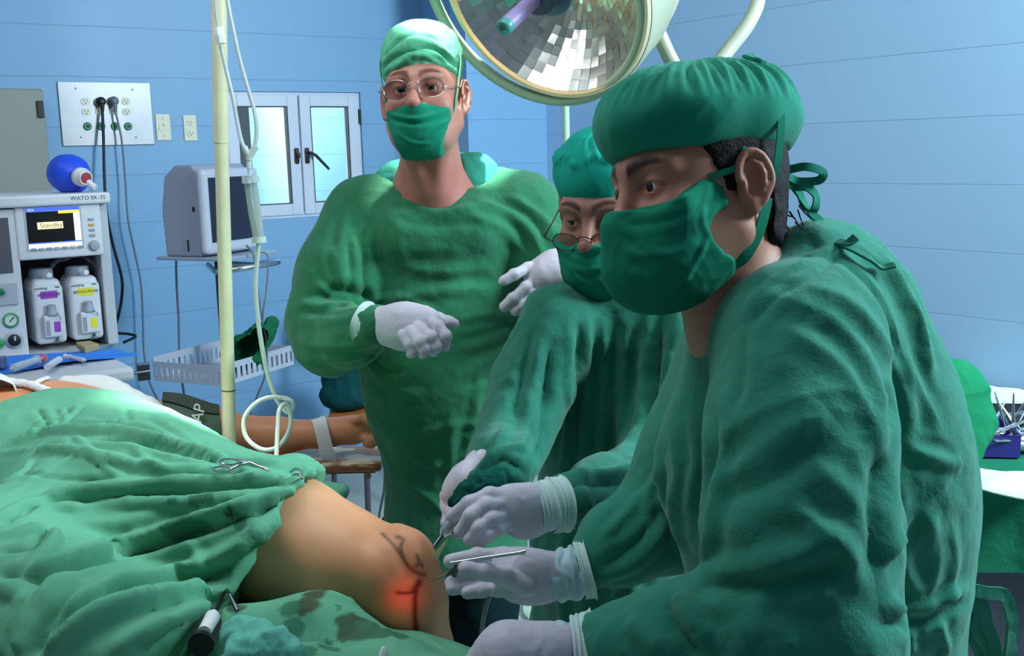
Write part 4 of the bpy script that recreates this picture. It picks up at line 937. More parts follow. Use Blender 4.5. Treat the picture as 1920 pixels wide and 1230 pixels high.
# ------------------------------------------------------------------ patient
pt = empty('patient', t0+np.array([0, 0, .06]), 'person lying on the table, bare belly and bent knee showing from the green sheets', 'person')
def patient_prims(f, g=0, arm=True):
    w = dict(k=.07, w=True)
    f.chain([P(330, 975, 1.60), P(545, 1015, 1.50), P(655, 1062, 1.45), P(715, 1078, 1.43)], [.100+g, .084+g, .068+g, .056+g], k=.05)
    f.ell(P(742, 1070, 1.425), np.array((.050, .052, .050))+g, k=.03)
    f.ell(P(768, 1050, 1.42), np.array((.024, .032, .036))+g, k=.03)
    f.chain([P(742, 1078, 1.425), P(768, 1130, 1.42), P(786, 1230, 1.42), np.array([P(786, 1230, 1.42)[0]+.02, 1.44, .60])], [.050+g, .046+g, .044+g, .040+g], k=.035)
    f.ell(P(70, 838, 2.02), np.array((.29, .20, .125))+g, R=Rt, k=.08)
    f.ell(P(220, 915, 1.85), np.array((.20, .16, .09))+g, R=Rt, k=.06)
    f.rc(P(250, 890, 1.85), P(330, 975, 1.60), .10+g, .10+g, k=.06)
    if not arm: return
    f.rc(P(-40, 800, 2.25), a_sh, .11+g, .065+g, k=.06)
    f.chain([a_sh, P(400, 806, 2.62), P(520, 818, 2.63), P(610, 812, 2.63), P(640, 808, 2.63)], [.056, .050, .044, .033, .030], k=.03)
    f.chain([P(640, 808, 2.63), P(662, 806, 2.62), P(676, 804, 2.62)], [.030, .038, .034], k=.02, flat=((0, 0, 1), .85))
    for c, r in (([(680, 790, 2.62), (700, 786, 2.61), (716, 794, 2.59), (708, 806, 2.58)], .0105), ([(682, 800, 2.61), (704, 800, 2.59), (716, 812, 2.58), (704, 820, 2.58)], .0105), ([(680, 812, 2.60), (702, 816, 2.58), (708, 826, 2.57), (696, 829, 2.57)], .0098), ([(676, 820, 2.59), (694, 826, 2.57), (698, 833, 2.57), (688, 834, 2.57)], .009), ([(660, 790, 2.60), (682, 784, 2.57), (698, 792, 2.55), (706, 800, 2.55)], .0108)):
        f.chain([P(*q) for q in c], [r]*4, k=.008)
def carve(f, prims):
    """hollow a cloth so that it lies over what it covers"""
    g = Fld.__new__(Fld); g.ax = f.ax; g.f = np.full_like(f.f, .2); g.M = f.M; g.Mi = f.Mi; prims(g); f.f = np.maximum(f.f, -g.f)
Rt = np.stack([TA, TS, (0, 0, 1)], 1); a_sh = P(250, 790, 2.42)
f = Fld((-1.75, .95, .55), (.06, 2.95, 1.32), .0085, fine=((-.42, 1.26, .72), (-.04, 1.62, 1.12), .0028)); patient_prims(f); carve(f, lambda g: g.box(np.array([*(t0-TA*.065)[:2], .78]), (.79, .285, .083), R=Rt, r=.02, k=0))
V, Q = f.mesh(1)
kb = BVHTree.FromPolygons(V.tolist(), Q.tolist())
def on_skin(a, b, bv=None):
    bv = bv or kb
    h = bv.ray_cast(Vector(CP), Vector(ray(a, b))); return None if h[0] is None else np.array(h[0])
def near_line(V, pix, wd, bv=None, n=10):
    bv = bv or kb
    pts = [on_skin(a, b, bv) for a, b in spline([(x, y, 0) for x, y in pix], n)[:, :2]]; pts = np.array([p for p in pts if p is not None]); best = np.full(len(V), 9.)
    if len(pts) < 2: return np.zeros(len(V))
    m = np.where(((V > pts.min(0)-4*wd) & (V < pts.max(0)+4*wd)).all(1))[0]; X = V[m]; bb = np.full(len(m), 9.)
    for i in range(len(pts)-1):
        a = pts[i]; d = pts[i+1]-a; t = np.clip(((X-a)@d)/max(d@d, 1e-9), 0, 1); bb = np.minimum(bb, np.linalg.norm(X-a-t[:, None]*d, axis=1))
    best[m] = bb; return np.exp(-(best/wd)**2)
# finer skin round the knee: refine quads locally by rebuilding that zone at higher detail
V = relax(V, Q, 1)
N = vnormals(V, Q)
# knee relief: patella edges, hollow beside the tendon
for pix, wd, ht in (([(704, 990), (735, 1010), (748, 1045), (770, 1080)], .010, -.004), ([(745, 985), (780, 1020), (792, 1060)], .012, .003), ([(690, 1010), (720, 1040), (735, 1080)], .016, -.003), ([(560, 1090), (640, 1105), (720, 1130)], .02, -.003)):
    V = V+N*(ht*near_line(V, pix, wd))[:, None]
kb = BVHTree.FromPolygons(V.tolist(), Q.tolist())
n_ = len(V); T = np.ones((n_, 3)); nz = vn(V*14)*.5+vn(V*31)*.5; T *= (1+.07*nz)[:, None]*np.array([1, 1-.0, 1])
knee_c = on_skin(752, 1060)
T *= 1-np.clip(1-np.linalg.norm(V-knee_c, axis=1)/.14, 0, 1)[:, None]*np.array([.10, .30, .40])     # iodine-stained knee
arm = V[:, 1] > 2.33; T[arm] *= np.array([.80, .66, .60])
belly = (V[:, 1] > 1.75) & ~arm; T[belly] *= np.array([1.0, .80, .70])
marks = np.zeros(n_)
for pix in ([(716, 1000), (738, 1022), (754, 1044), (768, 1064), (784, 1075), (798, 1078)], [(744, 1006), (756, 1012), (751, 1026), (756, 1044)], [(783, 1042), (785, 1050)], [(780, 1062), (788, 1055), (792, 1062)]):
    marks = np.maximum(marks, near_line(V, pix, .0028))
T = T*(1-.80*marks[:, None])
bl = np.zeros(n_)
for pix, wd in (([(745, 1111), (762, 1112), (782, 1108)], .0028), ([(782, 1096), (779, 1110), (778, 1150), (780, 1180)], .0045), ([(786, 1092), (776, 1108)], .006)): bl = np.maximum(bl, near_line(V, pix, wd))
T = T*(1-bl[:, None])+np.array([.28, .012, .012])*bl[:, None]
gc = on_skin(757, 1118); gl_ = np.zeros(n_)  # red emission put into the skin for the scope light inside the knee
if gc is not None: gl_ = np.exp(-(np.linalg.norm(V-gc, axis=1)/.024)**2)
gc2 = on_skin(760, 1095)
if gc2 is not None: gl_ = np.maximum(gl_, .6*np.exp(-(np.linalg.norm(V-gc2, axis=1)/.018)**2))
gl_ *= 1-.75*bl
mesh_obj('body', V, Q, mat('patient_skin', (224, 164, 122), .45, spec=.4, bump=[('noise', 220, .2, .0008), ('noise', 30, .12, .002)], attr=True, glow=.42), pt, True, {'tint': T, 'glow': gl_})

# ------------------------------------------------------------------ upper sheet over belly and thigh
f = Fld((-1.45, .85, .62), (-.05, 2.55, 1.34), .0052)
Rt = np.stack([TA, TS, (0, 0, 1)], 1)
patient_prims(f, .021, arm=False)
f.ell(P(60, 938, 1.86), (.36, .20, .130), R=Rt, k=.08)
f.ell(P(235, 968, 1.74), (.25, .18, .115), R=Rt, k=.08)
f.rc(P(150, 985, 1.62), P(420, 1075, 1.47), .12, .09, k=.10)
f.rc(P(430, 920, 1.66), P(566, 900, 1.60), .050, .022, k=.05)         # gathered tip at the towel clip
f.rc(P(330, 895, 1.90), P(480, 895, 1.76), .078, .032, k=.06)
f.rc(P(560, 885, 1.60), P(600, 915, 1.58), .016, .012, k=.03)
f.box(np.array([*(t0+TA*.12)[:2], .85]), (.62, .31, .045), R=Rt, r=.03, k=.08)
f.box(np.array([*(t0-TA*.30-TS*.27)[:2], .74]), (.90, .07, .15), R=Rt, r=.04, k=.06)
f.rc(P(-60, 1080, 1.42), P(170, 1250, 1.18), .11, .095, k=.12)
f.rc(P(150, 1190, 1.30), P(385, 1222, 1.27), .070, .040, k=.08)
# open end of the sheet round the thigh
kp = P(520, 1015, 1.52); kd = nrm(P(700, 1065, 1.44)-P(520, 1010, 1.52))
pe = [P(570, 915, 1.5), P(497, 1050, 1.5), P(500, 1108, 1.42)]
nrm_end = nrm(np.cross(pe[1]-pe[0], np.array([.25, 1, .1]))); nrm_end = nrm_end*np.sign(nrm_end@kd)
f.cut((pe[0]+pe[1])/2, nrm_end, k=.006)
hA, hB, hC = [on_skin(*q) for q in ((2, 757), (215, 744), (110, 749))]; nC = kb.ray_cast(Vector(CP), Vector(ray(110, 749)))[1]; hn = nrm(np.cross(hB-hA, np.array(nC))); hn = hn*np.sign(hn[1]); print('hem', hA, hB, nC); f.cut(hC, hn, k=.004)
carve(f, lambda g: patient_prims(g, .006, arm=False))
carve(f, lambda g: g.box(np.array([*(t0-TA*.065-TS*.02)[:2], .80]), (.80, .295, .075), R=Rt, r=.02, k=0))
dS = [([  # folds fanned out from the clip
 (565, 905), (450, 905), (300, 912), (150, 925), (0, 975)], .013, .013), ([(565, 912), (450, 918), (300, 928), (180, 935), (60, 955), (0, 990)], .009, -.014), ([(560, 915), (470, 925), (350, 945), (220, 935), (100, 940)], .010, .010),
 ([(560, 920), (480, 945), (380, 975), (260, 1015), (120, 1060), (0, 1110)], .014, .015), ([(560, 926), (480, 958), (380, 992), (270, 1030), (150, 1065), (60, 1110)], .009, -.016), ([(565, 930), (500, 985), (440, 1030), (330, 1075), (220, 1095), (150, 1130)], .013, .013), ([(500, 1010), (440, 1060), (350, 1092), (260, 1090), (180, 1110)], .012, -.013),
 ([(560, 898), (440, 890), (330, 880), (220, 865), (120, 845), (0, 850)], .010, .010), ([(470, 890), (370, 850), (270, 820), (170, 812), (80, 815), (0, 845)], .010, .013), ([(450, 880), (350, 850), (260, 830), (180, 828)], .008, -.013), ([(430, 870), (330, 825), (250, 800), (140, 790)], .010, .006),
 ([(395, 850), (330, 810), (290, 790)], .008, .006), ([(150, 760), (120, 790), (70, 800)], .007, .006), ([(70, 770), (90, 800), (75, 820)], .006, -.007), ([(115, 770), (125, 790), (100, 812)], .006, .006), ([(230, 765), (240, 790), (200, 800)], .007, -.005),
 ([(140, 815), (180, 860), (230, 900)], .006, .005), ([(150, 850), (100, 880), (60, 900)], .006, .005), ([(60, 860), (40, 890), (0, 910)], .007, .006), ([(250, 840), (300, 880), (350, 890)], .007, .005), ([(40, 890), (110, 900), (200, 900)], .006, -.005),
 ([(0, 1010), (80, 1000), (100, 1020), (60, 1060)], .010, .010), ([(0, 1040), (60, 1030), (90, 1000)], .009, -.008), ([(20, 960), (80, 950), (160, 955)], .010, .008), ([(0, 1080), (70, 1090), (160, 1060)], .012, -.012), ([(430, 1100), (340, 1115), (260, 1125), (180, 1150), (110, 1200), (90, 1230)], .014, .015), ([(430, 1085), (330, 1098), (230, 1098), (140, 1150), (70, 1230)], .010, -.014),
 ([(420, 1120), (330, 1160), (250, 1190), (200, 1230)], .013, .009), ([(120, 1090), (60, 1150), (30, 1230)], .014, .014), ([(150, 1100), (90, 1160), (55, 1230)], .009, -.014), ([(50, 1110), (20, 1170), (0, 1230)], .013, .010), ([(400, 1130), (300, 1200), (270, 1230)], .010, -.007),
 ([(540, 940), (520, 1000), (500, 1060)], .010, .006), ([(480, 1000), (470, 1040), (440, 1080)], .009, -.006), ([(300, 960), (240, 980), (160, 985)], .010, .005), ([(380, 1010), (300, 1040), (230, 1060)], .010, .005), ([(350, 1020), (380, 1060), (330, 1070)], .009, .006),
 ([(500, 895), (540, 885), (570, 880), (590, 900)], .006, .008), ([(520, 905), (550, 895), (575, 900)], .005, -.006), ([(440, 860), (480, 870), (530, 872)], .007, .006)]
V, Q = f.mesh(1); V = folds(V, Q, [(a, w_*.8, h_*1.05) for a, w_, h_ in dS])
V = crumple(V, vnormals(V, Q), .005, 8, 41, (1, 1, 1)); V = crumple(V, vnormals(V, Q), .0018, 22, 43)
sb = BVHTree.FromPolygons(V.tolist(), Q.tolist())
def stain(V, specs, bv):
    T = np.ones((len(V), 3)); nz = vn(V*55)*.5+vn(V*120)*.3
    for (a, b), r, c in specs:
        h = on_skin(a, b, bv)
        if h is None: continue
        d = np.linalg.norm(V-h, axis=1)/r+nz*.5; m = np.clip((1.05-d)/.18, 0, 1)[:, None]; T = T*(1-m)+np.array(c)*m
    return T
wet = (.42, .50, .48); blood = (.42, .16, .16)
T1 = stain(V, [((365, 938), .013, wet), ((388, 936), .011, wet), ((340, 995), .026, wet), ((375, 990), .018, wet), ((450, 982), .012, wet), ((430, 962), .007, blood), ((322, 940), .008, wet), ((465, 1000), .012, wet)], sb)
mesh_obj('drape', V, Q, drape_m, None, True, {'tint': T1})
o = bpy.context.scene.objects['drape']; tag(o, 'large creased green sheet gathered over the belly and upper thigh of the patient', 'surgical drape')

# ------------------------------------------------------------------ lower sheet under the knee
f = Fld((-1.0, .80, .55), (.0, 1.62, 1.06), .0048)
f.box(P(580, 1240, 1.27)+np.array([-.02, .0, -.035]), (.28, .18, .032), R=Rt, r=.03, k=.05)
f.rc(P(450, 1195, 1.32), P(600, 1190, 1.33), .042, .048, k=.06)
f.rc(P(600, 1198, 1.33), P(740, 1270, 1.26), .045, .034, k=.05)
f.rc(P(740, 1270, 1.26), P(860, 1350, 1.24), .035, .028, k=.05)
f.rc(P(500, 1350, 1.13), P(800, 1350, 1.16), .09, .07, k=.06)
carve(f, lambda g: patient_prims(g, .006, arm=False))
carve(f, lambda g: g.box(np.array([*(t0-TA*.065-TS*.02)[:2], .80]), (.80, .295, .075), R=Rt, r=.02, k=0))
lst = [([(430, 1105), (520, 1100), (620, 1115), (700, 1150)], .008, .004), ([(700, 1150), (780, 1190), (840, 1222)], .006, .004), ([(640, 1215), (690, 1180), (700, 1150)], .006, .003), ([(560, 1120), (600, 1170), (590, 1220)], .010, .003), ([(680, 1140), (730, 1190), (740, 1228)], .005, .003)]
V, Q = f.mesh(1); V = folds(V, Q, lst); V = crumple(V, vnormals(V, Q), .0022, 11, 51)
lb = BVHTree.FromPolygons(V.tolist(), Q.tolist())
T2 = stain(V, [((590, 1112), .018, (.55, .25, .25)), ((578, 1130), .016, (.55, .25, .25)), ((566, 1142), .010, (.55, .3, .28)), ((545, 1140), .014, wet), ((672, 1175), .026, (.50, .30, .28)), ((700, 1180), .024, (.48, .42, .38)), ((735, 1185), .022, (.42, .44, .42)), ((655, 1190), .016, (.5, .32, .30)), ((725, 1165), .018, (.45, .45, .42)), ((620, 1216), .014, wet), ((570, 1222), .014, wet), ((636, 1138), .006, wet), ((445, 1140), .014, (.5, .35, .33)), ((430, 1135), .012, wet), ((615, 1206), .006, wet), ((550, 1178), .016, wet)], lb)
mesh_obj('drape', V, Q, drape_m, None, True, {'tint': T2})
tag(bpy.context.scene.objects['drape.001'], 'green sheet spotted with blood lying under the bent knee', 'surgical drape')
# ------------------------------------------------------------------ wall fittings, left
Fw = frame(A0, D1, N1, (0, 0, 1))                        # local: x along the wall, y out of it, z up
def WL(px, py, off=0): q = WP(px, py, off); return proj_on(q, A0, D1), q[2]
def at_w(u, v, z): return A0+D1*u+N1*v+np.array([0, 0, z])
grey_enamel = mat('grey_enamel', (142, 146, 140), .5)
u1, z1 = WL(80, 166, .14); u0, z0 = u1-.6, WL(90, 352, .14)[1]-.25
e = empty('electrical_cabinet', at_w((u0+u1)/2, .07, z0), 'grey metal cabinet fixed to the wall at the left edge, above the machine', 'cabinet')
B(Fw).box((u0, .001, z0), (u1, .125, z1)).build('body', grey_enamel, e, bevel=.003)
B(Fw).box((u0, .127, z0), (u1, .14, z1-.004), .004).build('door', grey_enamel, e)
a, zz = WL(75, 205, .14); B(Fw).box((a-.012, .1405, zz-.032), (a+.012, .150, zz+.032), .003).build('latch', blk, e)
# steel outlet panel
pu0, pz1 = WL(106, 153); pu1, pz0 = WL(289, 271); e = empty('outlet_panel', at_w((pu0+pu1)/2, .0, pz0), 'brushed steel wall plate with eight sockets and four green round ports', 'outlet panel')
brushed = mat('brushed_steel', (146, 146, 152), .42, metal=.8, var=.12, var_scale=4)
B(Fw).box((pu0, .001, pz0), (pu1, .009, pz1)).build('plate', brushed, e, bevel=.0015)
ivory = mat('ivory_plastic', (226, 222, 200), .4)
def receptacle(u, z, v, parent, name='socket', s=1.0, flip=1):
    b = B(Fw); n = 28; pr = []
    for a in np.linspace(0, 2*math.pi, n, endpoint=False):
        pr.append((u+.0172*s*math.cos(a), z+max(-.0145*s, min(.0145*s, .0172*s*math.sin(a)))))
    b.prism(pr, v, v+.0035); o = b.build(name, ivory, parent)
    h = B(Fw)
    h.box((u-.0075*s, v+.003, z-.002*flip), (u-.0055*s, v+.0042, z+.007*s*flip)).box((u+.0055*s, v+.003, z-.001*flip), (u+.0075*s, v+.0042, z+.006*s*flip)); h.lathe((u, v+.003, z-.0075*s*flip), (0, 1, 0), [(.0026*s, 0), (.0026*s, .0012)], 10); h.build('slots', blk, o)
    return o
cols = [159, 184.5, 210.5, 235]; rows = [190, 209.5]
for cx in cols:
    for r_ in rows:
        a, zz = WL(cx+(r_-190)*.08, r_); receptacle(a, zz, .009, e)
    a, zz = WL(cx+4, 237)
    g_ = B(Fw).lathe((a, .009, zz), (0, 1, 0), [(.0165, 0), (.0165, .004), (.014, .007), (.0065, .007), (.0055, .003)], 28).build('gas_port', mat('green_port', (30, 128, 92), .45), e, smooth=True)
    B(Fw).lathe((a, .009, zz), (0, 1, 0), [(.0055, 0), (.0055, .0045)], 14).build('port_hole', blk, g_)
for sx, sy in ((141, 166), (247, 168), (151, 257), (254, 257)):
    a, zz = WL(sx, sy); B(Fw).lathe((a, .009, zz), (0, 1, 0), [(.0045, 0), (.004, .0015), (.001, .002)], 14).build('screw', steel_dark, e, smooth=True)
for (x0_, y0_, x1_, y1_), lab, two in (((290, 214, 321, 263), 'ivory single wall outlet touching the steel plate', 0), ((342, 216, 370, 264), 'ivory double wall outlet beside the single one, nearer the window', 1)):
    a0, b1 = WL(x0_, y0_); a1, b0 = WL(x1_, y1_); t = empty('wall_outlet', at_w((a0+a1)/2, 0, b0), lab, 'outlet')
    B(Fw).box((a0, .001, b0), (a1, .006, b1), .002).build('cover_plate', ivory, t)
    m_ = (a0+a1)/2
    if two:
        for dz in (.022, -.022): receptacle(m_, (b0+b1)/2+dz, .006, t, s=.95)
    else:
        receptacle(m_, (b0+b1)/2, .006, t, s=1.15, flip=-1)
        for dz in (.036, -.036): B(Fw).lathe((m_, .006, (b0+b1)/2+dz), (0, 1, 0), [(.003, 0), (.002, .001)], 10).build('screw', steel_dark, t)
# plugs and cords
def cord(name, pts, r, m, label, plug=None, cat='cord'):
    t = empty(name, pts[-1], label, cat)
    B().tube(spline(pts, 8), r, 10).build('cable', m, t, smooth=True)
    if plug is not None:
        a = np.asarray(plug); b = B(); b.lathe(a+N1*.004, N1, [(.018, 0), (.019, .014), (.016, .028), (.008, .036)], 20); b.tube([a+N1*.022, a+N1*.030-np.array([0, 0, .02]), a+N1*.024-np.array([0, 0, .045])], [.012, .009, .006], 12); b.build('plug', m, t, smooth=True)
    return t
a, zz = WL(186, 191); pg = at_w(a, .011, zz)
cord('power_cord', [pg+N1*.024-np.array([0, 0, .04]), WP(194, 260, .06), WP(196, 340, .08), WP(200, 400, .10), WP(212, 460, .12), WP(228, 520, .14), WP(228, 560, .14), WP(220, 600, .14), WP(214, 622, .12), WP(240, 626, .14), WP(254, 631, .18), WP(232, 642, .22)], .0058, blk, 'thick black power cord with its plug in the steel wall plate', pg)
a, zz = WL(210, 190); pg = at_w(a, .011, zz); gcord = mat('grey_cable', (110, 116, 130), .5)
cord('power_cord', [pg+N1*.024-np.array([0, 0, .04]), WP(228, 262, .05), WP(235, 340, .05), WP(240, 410, .06), WP(252, 470, .06), WP(264, 530, .06), WP(268, 600, .06), WP(270, 660, .06), WP(280, 715, .08), WP(300, 756, .1), WP(330, 800, .1)], .0042, gcord, 'thin grey power cord hanging down the blue wall from the steel plate', pg)

# ------------------------------------------------------------------ anaesthesia machine
OF = 1.08
def ML(px, py, off=OF): return WL(px, py, off)
an_o = at_w(ML(80, 600)[0], .75, 0)
am = empty('anesthesia_machine', an_o, 'white anesthesia machine with lit standby screen at the left', 'anesthesia machine')
uR = ML(206, 400)[0]; uL = uR-.72; zt = ML(150, 383)[1]; zs = ML(150, 362)[1]
zb = ML(200, 648)[1]
body_m = mat('machine_white', (208, 211, 218), .42); body2 = mat('machine_grey', (176, 180, 190), .45)
ub0 = ML(37, 480)[0]; ub1 = ML(190, 480)[0]; zbt = ML(110, 481)[1]
B(Fw).box((uL, OF-.42, zt-.002), (uR-.004, OF-.36, .25)).build('back_panel', body2, am)
B(Fw).box((ub1, OF-.4, zb), (uR-.004, OF-.01, zt)).box((uL, OF-.4, zbt-.0), (ub1, OF-.01, zt)).box((uL, OF-.4, zb), (ub0, OF-.01, zt)).build('frame', body2, am, bevel=.004)
B(Fw).box((uL, OF-.44, zt), (ML(203, 372)[0], OF+.03, zs), .008).build('top_shelf', body_m, am, smooth=False)
Mt_ = lambda u, z, v: frame(at_w(u, v, z), D1, (0, 0, 1), N1)
a, zz = ML(165, 371, OF+.03); text_obj('WATO EK-35', 'lettering', Mt_(a, zz, OF+.0305), .018, dkgrey, am)
# display head
d0, dz1 = ML(24, 388); d1, dz0 = ML(193, 470)
dsp = B(Fw).box((d0, OF-.03, dz0-.012), (d1, OF+.012, dz1), .006).build('display', body_m, am)
s0, sz1 = ML(47, 391, OF+.012); s1, sz0 = ML(154, 461, OF+.012)
scr = lambda nm, c, st, r=.3: mat(nm, c, r, emit=(c, st))
B(Fw).box((s0-.006, OF+.0122, sz0-.006), (s1+.006, OF+.0135, sz1+.005)).build('bezel', body2, dsp)
vb = OF+.0137
def scr_box(u0, z0, u1, z1, dv, nm, c, st): return B(Fw).box((u0, vb, z0), (u1, vb+dv, z1)).build(nm, scr('scr_'+nm+str(c[0]), c, st), dsp)
sw_, sh_ = s1-s0, sz1-sz0
scr_box(s0, sz0, s1, sz1, .0004, 'screen', (10, 8, 14), .3)
scr_box(s0, sz1-.10*sh_, s1, sz1, .0008, 'screen_bar', (70, 96, 220), .9)
scr_box(s0+.60*sw_, sz1-.16*sh_, s1, sz1-.09*sh_, .0010, 'screen_bar', (240, 205, 70), .9)
scr_box(s1-.12*sw_, sz0+.15*sh_, s1, sz1-.16*sh_, .0008, 'screen_bar', (215, 216, 232), .9)
scr_box(s0, sz0, s1, sz0+.12*sh_, .0008, 'screen_bar', (226, 228, 240), .9)
scr_box(s0, sz0+.12*sh_, s1, sz0+.15*sh_, .0008, 'screen_bar', (70, 96, 221), .9)
cu = s0+.43*sw_; cz = sz0+.56*sh_
scr_box(cu-.24*sw_, cz-.085*sh_, cu+.24*sw_, cz+.085*sh_, .0010, 'screen_button', (246, 232, 170), .95)
text_obj('\u25cb Standby' if False else 'Standby', 'lettering', Mt_(cu+.02*sw_, cz, vb+.0012), .021, mat('screen_ink', (92, 84, 60), .5), dsp)
text_obj('VCV', 'lettering', Mt_(s0+.09*sw_, sz1-.05*sh_, vb+.001), .010, scr('screen_white', (240, 240, 250), .9), dsp)
text_obj('Patient settings ok', 'lettering', Mt_(cu, cz-.15*sh_, vb+.0006), .0062, scr('screen_white', (240, 240, 250), .9), dsp) if False else None
for k in range(7):
    a, zz = ML(63+k*14.6, 468-k*.95, OF+.012); B(Fw).box((a-.0085, OF+.012, zz-.0045), (a+.0085, OF+.017, zz+.0045), .004).build('button', body2 if k % 2 else grey_pl, dsp)
for k, (px, py, c) in enumerate(((170, 411, 0), (171, 421, 1), (172, 431, 0), (173, 441, 0))):
    a, zz = ML(px, py, OF+.012); B(Fw).box((a-.009, OF+.012, zz-.004), (a+.009, OF+.017, zz+.004), .0035).build('button', mat('orange_button', (232, 160, 60), .4) if c else grey_pl, dsp)
a, zz = ML(176, 460, OF+.012); B(Fw).lathe((a, OF+.012, zz), (0, 1, 0), [(.016, 0), (.0155, .010), (.013, .014), (.006, .015)], 28).build('dial', grey_pl, dsp, smooth=True)
# bay interior
B(Fw).box((ub0, OF-.34, zb), (ub1, OF-.33, zbt)).box((ub0, OF-.33, zb-.004), (ub1, OF-.01, zb+.002)).build('bay', mat('bay_grey', (120, 122, 130), .6), am)
# left panel with gauges
l1 = ML(36, 480)[0]; l0 = l1-.25
B(Fw).box((l0, OF-.012, ML(40, 640)[1]-.06), (l1, OF+.006, ML(20, 392)[1]), .004).build('side_panel', body_m, am)
lp = B(Fw).box((l0, OF+.006, ML(10, 512)[1]), (ML(15, 420)[0], OF+.009, ML(10, 408)[1]), .001).build('bellows_window', mat('dark_window', (92, 90, 98), .25), am)
B(Fw).box((l0, OF+.006, ML(10, 572)[1]), (ML(33, 560)[0], OF+.012, ML(10, 530)[1]), .003).build('recess_panel', body2, am)
a, zz = ML(3, 547, OF+.012); B(Fw).lathe((a, OF+.012, zz), (0, 1, 0), [(.010, 0), (.009, .010), (.004, .012)], 18).build('green_button', mat('green_knob', (24, 120, 84), .4), am, smooth=True)
a, zz = ML(20, 600, OF+.006); gk = B(Fw).lathe((a, OF+.006, zz), (0, 1, 0), [(.023, 0), (.023, .006), (.019, .008), (.0185, .003)], 30).build('gauge', mat('green_ring', (60, 150, 96), .4), am, smooth=True)
B(Fw).lathe((a, OF+.008, zz), (0, 1, 0), [(.018, 0), (.018, .002)], 30).build('gauge_face', mat('gauge_face', (205, 222, 205), .4), gk); B(Fw).tube([(a-.004, OF+.0115, zz-.004), (a+.009, OF+.0115, zz+.009)], .0014, 6).build('needle', blk, gk)
a, zz = ML(26, 637, OF+.006); gk = B(Fw).lathe((a, OF+.006, zz), (0, 1, 0), [(.027, 0), (.027, .004), (.024, .006)], 30).build('knob_ring', body2, am, smooth=True); B(Fw).lathe((a, OF+.006, zz), (0, 1, 0), [(.019, 0), (.017, .018), (.012, .020)], 24).build('knob', blk, gk, smooth=True); B(Fw).box((a-.002, OF+.026, zz), (a+.002, OF+.0275, zz+.014)).build('knob_mark', wht_pl, gk)
a, zz = ML(-2, 643, OF+.006); B(Fw).lathe((a, OF+.006, zz), (0, 1, 0), [(.015, 0), (.015, .008), (.012, .010)], 24).build('gauge', mat('green_ring', (60, 150, 96), .4), am, smooth=True)
# worktop
OT = OF+.44
tu1, tz1 = WL(252, 688, OT); tz0 = WL(252, 714, OT)[1]
B(Fw).box((uL-.05, OF-.4, tz0), (tu1, OT, tz1), .012).build('worktop', body_m, am)
B(Fw).box((uL, OF-.35, .16), (tu1-.05, OT-.07, tz0-.05), .01).box((uL, OF-.35, tz0-.05), (tu1-.02, OT-.04, tz0), .005).build('drawer_unit', body_m, am)
for k in range(3): B(Fw).box((uL+.02, OT-.07, .22+k*.14), (tu1-.08, OT-.062, .34+k*.14), .004).build('drawer_front', body2, am)
for du in (-.55, -.02):
    for dv in (OF-.28, OT-.12): 
        c_ = at_w(tu1-.07+du, dv, 0); B().lathe(c_+np.array([0, 0, .05])-N1*.016, N1, [(.05, 0), (.05, .032)], 20).box(c_+[-.02, -.02, .08], c_+[.02, .02, .165]).build('caster', dkgrey, am, smooth=True)
rb = B(Fw); ra, rz = WL(262, 698, OT-.05); rb.tube([(tu1-.01, OT-.05, rz), (ra+.03, OT-.05, rz)], .005, 10).box((ra-.002, OT-.075, rz-.030), (ra+.034, OT-.060, rz+.022), .003); rb.build('side_rail', steel_dark, am)
